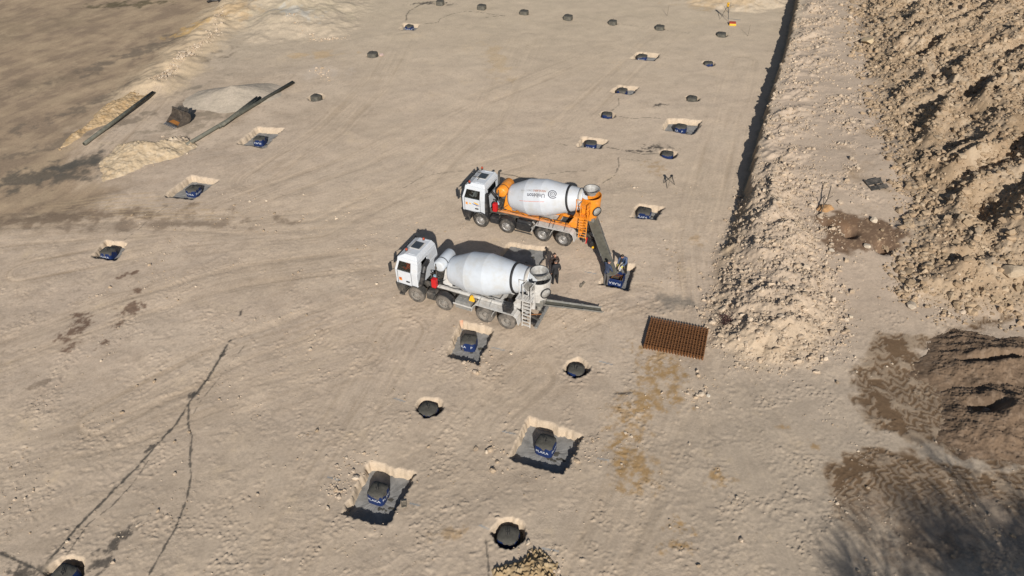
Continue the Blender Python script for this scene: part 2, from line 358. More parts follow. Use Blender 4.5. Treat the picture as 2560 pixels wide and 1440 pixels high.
crest = GP([(2004, -60), (1990, 0), (1967, 100), (1934, 202), (1895, 336), (1861, 470), (1846, 540)], 1.3)
foot = GP([(1838, 560), (1808, 650), (1782, 740), (1775, 800), (1790, 870)], 0)
WY = np.concatenate([foot[::-1, 1], crest[::-1, 1]]); WX = np.concatenate([foot[::-1, 0], crest[::-1, 0]])
hill_poly = GP([(2122, -90), (2140, 130), (2178, 330), (2236, 450), (2264, 540), (2238, 640), (2262, 760), (2400, 790), (2800, 830), (3600, 600), (3300, -90)])
tongue_poly = GP([(1862, 480), (1836, 545), (1800, 650), (1772, 790), (1785, 865), (1850, 905), (1950, 922), (2070, 888), (2112, 800), (2070, 660), (1985, 540), (1950, 430)])
bank_poly = GP([(600, -110), (530, 40), (610, 118), (760, 112), (880, 88), (950, 20), (985, -110)])
bank2_poly = GP([(1660, -110), (1700, 2), (1790, 22), (1890, 34), (1965, 16), (2010, -110)])
road_poly = GP([(-400, 640), (0, 590), (240, 540), (330, 470), (250, 410), (225, 330), (330, 240), (470, 130), (560, 20), (640, -120), (-600, -120)])
brown_poly = GP([(2015, 565), (2060, 640), (2075, 655), (2190, 645), (2240, 650), (2255, 600), (2190, 575), (2080, 560)])
wet1_poly = GP([(2190, 835), (2140, 900), (2120, 960), (2130, 1000), (2160, 1060), (2290, 1110), (2420, 1150), (2700, 1210), (2700, 1100), (2400, 1000), (2300, 880), (2330, 850), (2450, 830), (2540, 800), (2440, 800), (2330, 840)])
wet2_poly = GP([(2065, 1150), (2110, 1125), (2190, 1112), (2300, 1135), (2420, 1165), (2600, 1180), (2600, 1440), (2200, 1420), (2130, 1340), (2080, 1290), (2060, 1210)])
PADPOLY = [GP(p[2]) for p in PADS]; OPENPOLY = GP(OPENPIT)

NX, NYA = 1300, 860
s_in = np.linspace(-1, 1, NX); s_out = 1+np.geomspace(.01, 60, 26)
S = np.concatenate([-s_out[::-1], s_in, s_out])
t = np.linspace(0, 1, NYA); y_in = 13.5+(100-13.5)*(.38*t+.62*t**2)
y_far = 100+np.geomspace(.3, 5000, 26); y_near = 13.5-np.geomspace(.12, 400, 22)[::-1]
Yv = np.concatenate([y_near, y_in, y_far])
wid = 22+np.clip(Yv, 10, 110)*.62
X = (S[None, :]*wid[:, None]).astype(np.float64); Y = np.repeat(Yv[:, None], len(S), 1)
shape = X.shape; x = X.ravel(); y = Y.ravel()
inner = (np.abs(x) < 95) & (y < 125) & (y > 5)

def ground_base(x, y):
    """large forms only: bank, plateau, rubble hill, tongue"""
    xw = np.interp(y, WY, WX)+.22*noise(y*.8, y*0+3.1, 5)+.12*noise(y*2.7, y*0+7.7, 6)
    yk = GP([(1900, 470), (1900, 620), (1900, 760), (1900, 950)])[:, 1]
    hp = np.interp(y, [yk[3], yk[2], yk[1], yk[0], 70, 110], [0, .25, .75, 1.3, 1.45, 1.7])
    ww = np.interp(y, [yk[2], yk[1], yk[0]], [4.5, 2.4, .3])
    z = hp*sstep(0, 1, (x-xw)/ww+.35*(ww > 1))
    d = sdf(x, y, hill_poly, 14.); e = np.clip(d+.8*fbm(x*.35, y*.35, 2, 31), 0, 30)
    ca, sa = math.cos(math.radians(37)), math.sin(math.radians(37))
    a = x*ca+y*sa; b = -x*sa+y*ca; wv = fbm(x*.12, y*.12, 2, 77)*2.2
    ridge = 1-np.abs(noise(a*.06+wv*.15, (b+wv)*.34, 41)); ridge2 = 1-np.abs(noise(a*.12+5, (b+wv*1.6)*.42+3, 43))
    k = sstep(.3, 4., e)
    z = z+np.minimum(.26*e, 3.2)+k*((.7+.9*np.exp(-(((x-32)/11)**2+((y-47)/9)**2)))*(ridge-.6)+.7*(ridge2-.6)+.25*np.maximum(fbm(a*.1, b*.8, 3, 47), 0)+.3*fbm(x*.35, y*.35, 3, 45))
    dt = sdf(x, y, tongue_poly, 6.)+.5*fbm(x*.6, y*.6, 3, 51)
    rt = 1-np.abs(noise(a*.3+2, b*.55+1, 53))
    z = z+sstep(0, 2.6, dt)*(.55+.75*(rt-.45))
    db = sdf(x, y, bank_poly, 8.)+1.1*fbm(x*.3, y*.3, 4, 61); dp_ = np.maximum(db, 0); z = z+np.minimum(.24*dp_*dp_/(dp_+2.5), 1.8)*(1+.25*noise(x*.5, y*.25, 62))
    dc = sdf(x, y, bank2_poly, 8.)+.5*fbm(x*.6, y*.6, 3, 63); z = z+np.clip(.28*dc, 0, 1.6)
    return z, d, dt, db, dc, x-xw, hp
z, d_hill, d_ton, d_bank, d_bank2, dx_wall, hp = ground_base(x, y)
dl_, _ = linedist(x, y, GP([(600, 10), (520, 85), (440, 165), (385, 215)]), 5.); z = z+.6*np.exp(-(dl_/2.3)**2)*(1+.5*fbm(x*.4, y*.4, 3, 64))
d_road = sdf(x, y, road_poly, 10.)
z = z-.25*sstep(-.5, 4, d_road)
z = z+.05*fbm(x*.25, y*.25, 3, 3)*inner
plateau = sstep(.4, 1.4, dx_wall)*sstep(.05, .3, hp)
rough_patch = sstep(.05, .45, fbm(x*.33, y*.33, 4, 91))
pl_left = plateau*sstep(5.5, 2., dx_wall)*sstep(36, 42, y)
z = z+pl_left*(.32*np.maximum(fbm(x*.25+y*.12, y*.5-x*.3, 4, 66, .6), -.1)+.25*np.maximum(0, noise(x*.5, y*.5, 67)))
rub = np.clip(np.maximum.reduce([  .6*pl_left*sstep(-.15, .2, fbm(x*.4, y*.4, 3, 68)), sstep(-.2, 1.2, d_hill+.6*fbm(x, y, 2, 92)), sstep(-.2, .8, d_ton), plateau*(.12+.6*rough_patch)*sstep(36, 44, y), .35*sstep(0, 1, d_bank), .3*sstep(0, .6, d_bank2)]), 0, 1)
# small relief: compacted ground gets lumps of a few centimetres, rubble gets stones
lumps = np.clip(fbm(x*.9, y*.9, 2, 11), -.4, 1)
flat = 1-rub
nf = .35+.65*sstep(70, 25, y)
z = z+inner*flat*nf*(.011*(.35+sstep(-.1, .5, fbm(x*.3, y*.3, 3, 18)))*fbm(x*1.1, y*1.1, 6, 12, .62)+.022*sstep(.1, .6, lumps)*fbm(x*4.5, y*4.5, 3, 13, .6))
near_l = sstep(0, .5, fbm(x*.2, y*.2, 3, 14)+.25)*sstep(40, 20, y)
z = z+inner*flat*(near_l*.022*np.maximum(fbm(x*3.2, y*3.2, 4, 15, .65), -.1)+.075*sstep(.12, .6, fbm(x*.45, y*.45, 4, 16, .6))*sstep(48, 30, y)*np.maximum(fbm(x*6.5, y*6.5, 3, 17, .6)-.12, 0))
m = inner & (rub > .02)
w1, v1 = worley(x[m]*1.7, y[m]*1.7, 21); w2, v2 = worley(x[m]*4.2, y[m]*4.2, 22)
z[m] += rub[m]*(.12*np.clip(.55-w1, 0, 1)*2*v1**1.7+.14*np.clip(.6-w2, 0, 1)*1.6*v2+.07*fbm(x[m]*1.1, y[m]*1.1, 5, 23, .65))
# tyre ruts: shallow ribbed tracks on the pad
TR = [[(20, 760), (140, 700), (230, 655)], [(30, 800), (130, 752), (230, 700)], [(60, 1250), (180, 1210), (260, 1160)], [(20, 1330), (120, 1290), (200, 1250)], [(1950, 1290), (1850, 1240)], [(300, 820), (420, 720), (560, 650)], [(760, 840), (860, 870), (950, 880)]]
for k, T in enumerate(TR):
    dl, pr = linedist(x, y, GP(T), 1.0); q = sstep(.34, .2, dl)
    L_ = np.sum(np.hypot(*np.diff(GP(T), axis=0).T)); z += q*(.016*np.sin(pr*L_*22+dl*9)-.012)*(.5+noise(x*.8, y*.8, 70+k))
LANES = [[(-60, 545), (300, 548), (600, 560), (900, 545), (1150, 470)], [(-60, 600), (300, 572), (650, 545), (1000, 480), (1300, 400)], [(60, 680), (400, 610), (800, 570), (1050, 450), (1220, 300), (1320, 90)],
 [(20, 880), (300, 775), (600, 690), (900, 650), (1020, 640)], [(250, 1050), (600, 870), (900, 770), (1040, 740)], [(540, 530), (900, 400), (1200, 250), (1520, 120)], [(1480, 1440), (1600, 1200), (1700, 960), (1740, 900)], [(1960, 1440), (1860, 1200), (1810, 1000)],
 [(700, 1440), (780, 1200), (900, 1000), (1000, 830)], [(1250, 950), (1330, 860), (1480, 780), (1620, 740)], [(640, 450), (820, 330), (950, 200), (1010, 90)], [(1400, 330), (1560, 180), (1700, 60)], [(1760, 820), (1740, 600), (1790, 400), (1860, 150)], [(2000, 1200), (1900, 1050), (1820, 920)], [(0, 1150), (300, 1080), (620, 960), (900, 880)], [(1020, 1200), (1120, 1150), (1240, 1010), (1330, 940)], [(0, 470), (200, 330), (380, 180), (520, 20)], [(80, 520), (280, 350), (440, 190), (580, 20)]]
lane_d = np.zeros(x.shape, np.float32); lane_l = np.zeros(x.shape, np.float32)
for k, T in enumerate(LANES):
    P2 = GP(T); dl, pr = linedist(x, y, P2, 3.2); Ln = float(np.hypot(*np.diff(P2, axis=0).T).sum()); q = dl < 3.; s_ = pr[q]*Ln; d_ = dl[q]
    band = np.exp(-((d_-1.0)/.24)**2)*sstep(-.35, .3, noise(s_*.12, s_*0+k*3.1, 500+k)); str_ = fbm(s_*.18, d_*4.5+k, 4, 520+k, .65)*sstep(2.6, 1.2, d_)
    z[q] -= .02*band*(y[q] > 5); lane_d[q] = np.maximum(lane_d[q], .55*band+.75*np.clip(str_, 0, 1)); lane_l[q] = np.maximum(lane_l[q], np.clip(-str_, 0, 1))
    z[q] += .008*band*np.sin(s_*2*math.pi/.22)*sstep(0, .4, noise(s_*.3, s_*0+k, 540+k))*flat[q]
# pits
pitk = np.zeros(x.shape, np.float32); pitrim = np.zeros(x.shape, np.float32)
edge = .09*fbm(x*1.6, y*1.6, 4, 25, .6)+.035*fbm(x*5.5, y*5.5, 3, 28, .6)
def dig(dd, depth, wall=.16):
    global z, pitk, pitrim
    a = dd+edge; k = sstep(0, wall, a); z = z*(1-k)+(-depth)*k+k*(1-k)*.22*fbm(x*2.2, y*2.2, 3, 27)
    pitk = np.maximum(pitk, sstep(-.03, .12, a)); pitrim = np.maximum(pitrim, sstep(-.42, .08, dd+.3*fbm(x*1.3, y*1.3, 3, 26)))
for p, pp in zip(PADS, PADPOLY): dig(sdf(x, y, pp, 1.5), p[4], .12)
dig(sdf(x, y, OPENPOLY, 1.5), .5, .12)
for (u, v), zt, r, lab, dp in HOLES:
    cx, cy = G(u, v, zt); cx += .05; dig(r-np.hypot(x-cx, (y-cy)*1.0), dp, .12)

for u_, v_, r_, h_ in ((2122, 587, .42, .75), (2205, 622, .4, .55), (2060, 568, .3, .3)):
    cx, cy = G(u_, v_, .6); z -= h_*np.exp(-((x-cx)**2+(y-cy)**2)/r_**2)
# ---- colour of the soil
def C(*c): return np.array(c, np.float32)
pad_c = C(.515, .412, .318); col = np.tile(pad_c, (len(x), 1))
def paint(k, c, amt=1.):
    global col
    k = np.asarray(k, np.float32)
    k = np.clip(k*amt, 0, 1)[:, None]; col = col*(1-k)+np.asarray(c, np.float32)*k
n_big = fbm(x*.06, y*.06, 4, 101); n_mid = fbm(x*.35, y*.35, 5, 102, .6); n_st = fbm(x*.22+y*.1, y*1.1-x*.45, 4, 103, .6); n_fine = fbm(x*2.2, y*2.2, 4, 104, .65)
paint(sstep(-.2, .7, n_big), (.435, .345, .258), .75)
paint(sstep(.05, .7, n_st), (.43, .335, .25), .5)
paint(sstep(.1, .6, -n_mid), (.57, .455, .345), .55)
paint(sstep(.15, .6, fbm(x*.12, y*.12, 4, 105, .6)), (.60, .485, .372), .6)
paint(sstep(.25, .7, n_fine), (.36, .285, .215), .45)
paint(sstep(.3, .8, -n_fine), (.55, .45, .35), .4)
paint(lane_d, (.34, .255, .175), .6); paint(lane_l, (.61, .48, .35), .65)
paint(sstep(75, 45, y)*sstep(40, 20, y)*0+sstep(55, 85, y), (.46, .395, .285), .6)           # yellower towards the far bank
paint(sstep(34, 17, y), (.43, .352, .265), .5); paint(sstep(4, 12, x)*sstep(36, 22, y), (.40, .335, .26), .5)  # vignette painted into the soil colour: greyer, darker towards the bottom and lower right
paint(sstep(30, 44, y)*sstep(-24, -8, x)*(.6+.4*sstep(-.3, .3, n_mid)), (.585, .475, .355), .5)
# left road and dirt yard
rk = sstep(-1, 3, d_road+1.2*n_mid)
paint(rk, (.345, .255, .17), .88)
ang = .65*fbm((x*.5+y*.86)*.16, (x*.86-y*.5)*.6, 5, 111, .62)+.6*fbm(x*.3, y*.3, 5, 112, .65)
paint(rk*sstep(.0, .5, ang), (.24, .18, .13), .6)
paint(rk*sstep(.1, .6, -ang), (.47, .36, .24), .5)
def blob(u, v, ru, rv, rot, c, amt, seed, soft=.5, f=.8):
    cx, cy = G(u, v); c_, s_ = math.cos(rot), math.sin(rot)
    a = ((x-cx)*c_+(y-cy)*s_)/ru; b = (-(x-cx)*s_+(y-cy)*c_)/rv
    r = np.hypot(a, b); mm = r < 2.4; k = np.zeros(x.shape, np.float32)
    k[mm] = sstep(0, soft, 1-r[mm]+.75*fbm(x[mm]*f, y[mm]*f, 5, seed, .62)); paint(k, c, amt)
# dark band of the track on the left, the spill below the mound, road marks
blob(120, 430, 9, 2.0, .35, (.10, .09, .075), .8, 201, .8)
blob(200, 405, 3.2, 1.3, .3, (.09, .085, .075), .75, 203, .7)
blob(130, 545, 10, 1.3, .08, (.25, .185, .13), .9, 204, .8)
for i in range(9): blob(240+i*30, 492+i*7, 6, .09, .12-.02*i, (.5, .375, .24), .6, 320+i, .6, .8)
blob(420, 560, 9, .8, .02, (.27, .205, .15), .85, 205, .8)
blob(450, 90, 14, 2.0, .95, (.18, .145, .11), .8, 206, .7, .6); blob(330, 215, 12, 1.3, .9, (.18, .145, .11), .75, 219, .7, .8); blob(220, 330, 9, 1.0, .7, (.18, .145, .11), .65, 202, .7, .8)
blob(110, 200, 7, 2.5, .5, (.2, .155, .11), .55, 207, 1.0, .5)
blob(60, 60, 12, 5, .4, (.26, .2, .135), .6, 208, 1.2, .3)
blob(320, 5, 5, 1.4, .1, (.1, .085, .05), .8, 209, .8)
blob(480, 305, 5, 2.2, .7, (.2, .165, .12), .55, 210, .8)
blob(500, 215, 2.5, .5, .9, (.17, .15, .12), .6, 211, .8)
dl_, _ = linedist(x, y, GP([(600, 10), (520, 85), (440, 165), (385, 215)]), 5.); paint(sstep(4.2, 1., dl_+1.6*n_mid+.8*n_fine), (.57, .445, .30), .85)
blob(490, 70, 3.4, 1.6, .9, (.55, .36, .15), .75, 212, .7)
blob(590, 40, 2.6, 3.2, .9, (.52, .36, .19), .5, 213, .8)
blob(800, 135, 3, 1.2, .1, (.53, .37, .2), .55, 214, .8)
blob(760, 40, 7, 3, .2, (.52, .44, .31), .6, 215, .9)
blob(745, 50, 3.2, 1.6, -.5, (.5, .47, .41), .8, 216, .7)
blob(810, 180, 3, 1.8, .1, (.56, .47, .38), .6, 217, .8)
blob(1240, 150, 1.2, 6, .15, (.5, .36, .2), .4, 218, .8)
blob(1800, 12, 5, 2.2, 0, (.5, .35, .19), .5, 219, .8)
# ochre strip and patches right of the pits
for i, (u, v, a, b, am) in enumerate([(1650, 900, 1.2, 1.2, .5), (1580, 1070, .9, 1.2, .5), (1545, 1030, .8, .8, .4), (1590, 1160, 1.2, .8, .55), (1690, 960, .7, .9, .4), (1660, 935, 1.3, 1.0, .65), (1610, 1010, 2.1, 1.1, .6), (1640, 960, 1.0, 1.5, .5), (1560, 1130, .9, 1.8, .65), (1600, 1200, .9, 1.0, .5), (1560, 1220, .7, .5, .5), (1590, 870, .8, .5, .55), (1690, 1310, .5, .4, .7), (1960, 1070, .35, .2, .5), (2040, 1120, .3, .5, .5), (1790, 1190, .5, .5, .55), (1700, 1360, .8, .5, .6), (1810, 1200, .8, .4, .4), (1130, 1340, .8, .5, .35), (1740, 600, .5, .8, .3), (1640, 420, 1, 1.2, .3)]):
    blob(u, v, a, b, .2, (.37, .24, .115), min(1, am*1.6)*sstep(-.75, .15, n_fine+.6*n_mid), 230+i, .9, 1.8)
# brown rust coloured stains on the left
for i, (u, v, a, b) in enumerate([(330, 770, .8, .5), (310, 690, .5, .2), (345, 725, .4, .25), (180, 830, 1.0, .5), (200, 800, .5, .7), (300, 810, .4, .25), (260, 860, .45, .2), (175, 870, .6, .25), (340, 680, .3, .15)]):
    blob(u, v, a*1.1, b*1.2, .9, (.13, .075, .05), .8, 260+i, .7, 2.2)
blob(100, 960, .8, .35, .5, (.2, .15, .11), .6, 271, .7, 2)
# dark grey slurry spots
for i, (u, v, a, b, r) in enumerate([(297, 1350, .95, .38, .95), (245, 1415, .7, .4, .6), (60, 1430, .8, .4, 0), (560, 882, .16, .5, -.3), (600, 785, .1, .35, 0), (484, 990, .3, .3, .6), (378, 1120, .18, .45, -.6), (1645, 370, 1.3, .55, -.2), (1600, 378, 1.5, .2, -.15), (1070, 8, 2.3, .5, .1), (1120, 12, .9, .3, 0), (1650, 262, .8, .3, .3), (1560, 985, .4, .12, 0), (1035, 650, .3, .1, 0), (110, 1425, .5, .3, 0)]):
    blob(u, v, a, b, r, (.06, .055, .05), .85, 280+i, .7, 2.5)
# grey rebar dust patch above the rebar stack
blob(1690, 755, 2.2, 1.0, -.25, (.21, .185, .155), .75, 300, 1.0, 1.2)
# slurry drip lines left by the chutes
LINES = [([(575, 850), (545, 905), (510, 960), (484, 990), (440, 1060), (380, 1125), (310, 1200), (250, 1260), (190, 1320), (150, 1370), (118, 1410)], .075, .9),
 ([(472, 1010), (470, 1060), (480, 1090), (474, 1150), (478, 1190), (466, 1250), (440, 1320), (400, 1390), (372, 1440)], .05, .85),
 ([(370, 1150), (330, 1210), (280, 1265), (220, 1310), (180, 1370), (150, 1410)], .03, .7),
 ([(0, 1382), (50, 1405), (110, 1432)], .07, .9), ([(610, 865), (560, 930), (500, 1005), (470, 1060)], .022, .55),
 ([(1214, 1352), (1220, 1400), (1222, 1445)], .045, .8), ([(1215, 1355), (1245, 1345)], .04, .7),
 ([(1017, 52), (1016, 40), (1022, 28), (1045, 14), (1070, 8)], .09, .75), ([(1060, 60), (1095, 56), (1100, 48), (1130, 35), (1165, 28), (1200, 30), (1240, 38), (1262, 40), (1215, 43)], .05, .7),
 ([(1545, 290), (1580, 296), (1620, 293), (1650, 296)], .04, .6), ([(1515, 368), (1560, 376), (1610, 386), (1655, 384)], .06, .75),
 ([(1545, 395), (1548, 415), (1535, 440), (1505, 458)], .05, .65), ([(1545, 398), (1600, 402), (1640, 398)], .025, .5),
 ([(1390, 358), (1420, 364), (1440, 364)], .04, .55), ([(1245, 432), (1290, 440), (1320, 450)], .05, .7), ([(1010, 470), (1060, 440), (1110, 432), (1165, 427)], .035, .5), ([(1365, 436), (1420, 430), (1465, 427)], .04, .5),
 ([(1545, 240), (1548, 262), (1525, 280)], .035, .5), ([(1650, 74), (1690, 78), (1730, 84)], .03, .35), ([(310, 600), (350, 570), (380, 540), (420, 515)], .035, .55), ([(1545, 62), (1640, 68)], .03, .35),
 ([(1030, 1345), (1070, 1340), (1100, 1325), (1140, 1330)], .025, .35), ([(2390, 1350), (2460, 1378), (2500, 1400)], .03, .4)]
for i, (P_, w_, am) in enumerate(LINES):
    P2 = GP(P_); dl, pr = linedist(x, y, P2, 1.0); w = np.maximum(w_, .00055*np.hypot(x, y))
    mm = dl < .9; k = np.zeros(x.shape, np.float32)
    wob = .06*noise(x[mm]*2.5, y[mm]*2.5, 400+i)
    k[mm] = sstep(1.5, .4, (dl[mm]+wob*.6)/(w[mm]*(.85+.9*fbm(x[mm]*3.5, y[mm]*3.5, 3, 420+i)).clip(.2, 2)))
    paint(k, (.07, .065, .057), am)
# blue chalk ticks by the setting-out
for (u0, v0, u1, v1) in [(1500, 904, 1530, 912), (1025, 1258, 1048, 1265), (1355, 1372, 1395, 1380), (1258, 1078, 1290, 1086), (985, 996, 1012, 1004), (1230, 870, 1262, 876), (1495, 1146, 1522, 1152), (1200, 1315, 1222, 1324), (1464, 680, 1490, 684), (820, 1192, 848, 1200)]:
    dl, pr = linedist(x, y, GP([(u0, v0), (u1, v1)]), .5); paint(sstep(.05, .02, dl), (.16, .26, .34), .55)
blob(1155, 803, .12, .1, 0, (.7, .18, .06), .8, 310, .5, 3)
# right side: pale crushed stone, browner hill, soil patches
paint(sstep(-.3, .8, d_ton), (.45, .35, .245), .7); paint(plateau, (.46, .365, .28), .7)
paint(sstep(-.5, 1.5, d_hill), (.365, .272, .18), .88)
blob(2450, 430, 13, 7, .6, (.255, .18, .11), .8, 123, 1.1, .3)
paint(sstep(-.5, 1.5, d_hill)*sstep(.1, .6, fbm(x*.25, y*.25, 4, 121)), (.33, .235, .15), .6)
paint(sstep(-.5, 1.5, d_hill)*sstep(.15, .6, -fbm(x*.3, y*.3, 4, 122)), (.5, .4, .29), .5)
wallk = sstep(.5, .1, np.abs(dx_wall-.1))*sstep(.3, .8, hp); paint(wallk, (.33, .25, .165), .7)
d_br = sdf(x, y, brown_poly, 3.)+.5*fbm(x*1.1, y*1.1, 4, 131); paint(sstep(-.2, .3, d_br), (.115, .062, .033), .85)
paint(sstep(.2, .4, d_br)*sstep(.25, .5, fbm(x*4, y*4, 3, 132)), (.36, .25, .16), .7)
blob(2350, 640, 1.6, .8, .5, (.14, .085, .05), .6, 133, .8, 1.2); blob(2100, 585, 1.1, .5, .2, (.2, .12, .07), .7, 134, .7, 1.5)
# wet churned clay with herring-bone tyre prints
for i, (pp, s_) in enumerate([(wet1_poly, .9), (wet2_poly, .6)]):
    dw = sdf(x, y, pp, 3.)+.45*fbm(x*.9, y*.9, 4, 140+i)
    k = sstep(-.1, .35, dw); q = k > .01
    if i == 1: k *= sstep(17.0, 20.5, y)*.8+.2
    paint(k, (.30, .225, .155), .8)
    cx, cy = G(*((2750, 980), (2330, 1750))[i]); wx = x[q]+.3*fbm(x[q]*.5, y[q]*.5, 4, 150+i, .6)-cx; wy = y[q]+.3*fbm(x[q]*.5, y[q]*.5, 4, 152+i, .6)-cy
    b = np.hypot(wx, wy); a = np.arctan2(wy, wx)*(7.5, 8.5)[i]; lane_ = np.floor(b/.58); lat = np.abs((b/.58) % 1-.5)*.58
    on = ((lane_*12.9898) % 1.7 > .3)*sstep(-.45, -.05, noise(a*.35, lane_*5.3, 156+i))
    chev = np.sin((a+lat*1.1+lane_*.37)*2*math.pi/.36)+.42*fbm(wx*2.2, wy*2.2, 3, 158+i, .6); mm = np.zeros(x.shape, np.float32)
    blot = fbm(wx*.6, wy*.9, 5, 154+i, .65)
    mm[q] = np.clip(np.where(on > .3, .3+.7*sstep(-.2, .3, chev), sstep(-.2, .05, blot))*sstep(-.8, -.3, blot), 0, 1); paint(k*mm, (.135, .083, .045), .88); z += k*inner*(-.025*mm)
blob(2420, 1330, 3.6, 2.2, .1, (.30, .235, .18), .6, 160, 1.0, .7)
blob(2300, 1370, 2.6, 1.4, .1, (.15, .105, .07), .55, 161, 1.0, 1.2)
# pit walls: fresh cream cut
paint(pitrim, (.54, .435, .325), .5); paint(pitk, (.47, .375, .27), .9)
col *= (1+.05*fbm(x*.8, y*.8, 3, 170))[:, None]
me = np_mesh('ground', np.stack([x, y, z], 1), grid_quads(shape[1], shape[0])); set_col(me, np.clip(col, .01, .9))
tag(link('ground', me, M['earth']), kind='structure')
GX, GZ = X, z.reshape(shape)
def ground_z(px, py):
    j = int(np.clip(np.searchsorted(Yv, py)-1, 0, len(Yv)-2)); i = int(np.clip(np.searchsorted(GX[j], px)-1, 0, shape[1]-2))
    return float(GZ[j:j+2, i:i+2].mean())
# ================================================================ foundation blocks
def block_mesh_outline(n=40, hw=.43, e=5.0):
    out = []
    for i in range(n):
        t_ = 2*math.pi*i/n; c, s = math.cos(t_), math.sin(t_); r = hw/((abs(c)**e+abs(s)**e)**(1/e)); out.append((r*c, r*s))
    return out
BH = .6
def make_block(loc, label, letters, seed, round_=3.2, rz=-GRID, card='form'):
    rg = random.Random(seed); root = empty('foundation_block', loc, rz+rg.uniform(-.14, .14), label, 'concrete block', 'foundation blocks poured in blue formwork'); root.rotation_euler[0] = rg.uniform(-.035, .035); root.rotation_euler[1] = rg.uniform(-.03, .03)
    hw = .41*rg.uniform(.92, 1.08); o = block_mesh_outline(hw=hw, e=round_); f = MB()
    ring = lambda k, z_, j: [(px*k+rg.uniform(-j, j), py*k+rg.uniform(-j, j), z_) for px, py in o]
    a = ring(1.03, 0, .004); b = ring(1.05, BH*.5, .012); c = ring(1., BH, .006); n = len(o)
    f.add(a+b+c, [(i, (i+1) % n, n+(i+1) % n, n+i) for i in range(n)]+[(n+i, n+(i+1) % n, 2*n+(i+1) % n, 2*n+i) for i in range(n)], True)
    fo = f.build('formwork', M[card], root)
    t_ = MB(); r0 = ring(.985, BH-.02, 0); r1 = ring(.95, BH+.012, .006); r2 = ring(.4, BH+.022, .01)
    t_.add(r0+r1+r2+[(0, 0, BH+.02)], [(i, (i+1) % n, n+(i+1) % n, n+i) for i in range(n)]+[(n+i, n+(i+1) % n, 2*n+(i+1) % n, 2*n+i) for i in range(n)]+[(2*n+i, 2*n+(i+1) % n, 3*n) for i in range(n)], True)
    t_.build('concrete_top', M['wet'], root)
    k = MB()
    for q in range(4):
        an = q*math.pi/2+.6; px, py = .075*math.cos(an), .075*math.sin(an); h = rg.uniform(.12, .26)
        k.cyl((px, py, BH), (px+rg.uniform(-.02, .02), py, BH+h), .017, n=6)
    k.box(-.06, .06, -.05, .05, BH+.015, BH+.03)
    k.build('anchor_bolts', M['dark'], root)
    def face_text(word, x0, up, size, z0, axis):
        v, fc = text_geo(word, size); w = v[:, 0].max(); vs = []
        for tx, ty in v:
            if not up: tx, ty = w-tx, size-ty
            u_ = x0+tx; zz = z0+ty; q = hw*1.052+.008
            r_ = (max(0., 1-abs(u_/hw)**round_))**(1/round_)*hw*1.052+.012
            vs.append((u_, -r_, zz) if axis == 0 else (r_, u_, zz))
        mb = MB(); mb.add(vs, fc); return mb
    def lettering(mb): mb.build('lettering', M['inkwhite'], root)
    if letters == 'up': lettering(face_text('PLAKA', -.31, True, .15, .27, 0)); lettering(face_text('PLAKA', -.31, True, .15, .27, 1))
    if letters == 'down': lettering(face_text('PLAKA', -.31, False, .15, .27, 0))
    if letters == 'wrap': lettering(face_text('KA', -.33, True, .15, .3, 0)); lettering(face_text('P', .2, True, .15, .3, 0))
    if letters == 'splash': lettering(face_text('PLAKA', -.25, True, .13, .3, 0))
    return root
def make_slab(poly, depth, label, seed):
    """the rough screed poured on the bottom of a pit"""
    c = poly.mean(0); rgn = np.random.default_rng(seed); n = 56; P2 = []
    per = np.concatenate([np.linspace(poly[i], poly[(i+1) % 4], 14, endpoint=False) for i in range(4)])
    per = c+(per-c)*.985; ph = np.arange(n)
    per = per+rgn.normal(0, .018, per.shape)+np.stack([.04*np.sin(ph*.9+seed), .04*np.cos(ph*.7+seed)], 1)
    rings = [c+(per-c)*k for k in (1, .97, .66, .33)]; zs = [-depth-.06, -depth+.07, -depth+.085, -depth+.08]
    vs = []; fs = []
    for r_, z_ in zip(rings, zs): vs += [(p[0]-c[0], p[1]-c[1], z_+float(rgn.normal(0, .006))) for p in r_]
    vs.append((0, 0, -depth+.08))
    for k in range(3): fs += [(k*n+i, k*n+(i+1) % n, (k+1)*n+(i+1) % n, (k+1)*n+i) for i in range(n)]
    fs += [(3*n+i, 3*n+(i+1) % n, 4*n) for i in range(n)]
    mb = MB(); mb.add(vs, fs); o = mb.build('pit_screed', M['concrete'], loc=(c[0], c[1], 0))
    return tag(o, label, 'slab', 'screed slabs on the pit floors')
def splash(slab, cx, cy, zz, seed, spots):
    r_ = random.Random(seed); mb = MB()
    for px, py, rr in spots:
        n = 18; o_ = [(px+rr*(1+r_.uniform(-.28, .28))*math.cos(2*math.pi*i/n)*1.2, py+rr*(1+r_.uniform(-.28, .28))*math.sin(2*math.pi*i/n), zz+.004) for i in range(n)]
        mb = MB(); mb.add(o_+[(px, py, zz+.022)], [(i, (i+1) % n, n) for i in range(n)], True); mb.build('concrete_spill', M['wet'], slab)
for i, (p, pp) in enumerate(zip(PADS, PADPOLY)):
    (u, v), zt, rim, let, depth, lab = p; bx, by = G(u, v, zt)
    if i != 11: make_block((bx, by, zt-BH), 'blue-sided concrete block '+lab, let, 50+i, 4.6)
    sl = make_slab(pp, depth, ('grey screed around the block ' if i != 11 else 'grey screed without a block ')+lab, 80+i); c_ = pp.mean(0); q_ = (bx-c_[0], by-c_[1]); r9 = random.Random(i+300)
    sp = [(q_[0]+r9.uniform(.42, .62), q_[1]-r9.uniform(.0, .35), r9.uniform(.1, .17)), (q_[0]+r9.uniform(-.1, .4), q_[1]-r9.uniform(.48, .62), r9.uniform(.07, .13))]
    if i in (0, 1): sp += [(q_[0]+.25+.14*j, q_[1]-.62-.07*math.sin(j*1.9), .075) for j in range(5)]
    splash(sl, 0, 0, -depth+.078, i, sp)
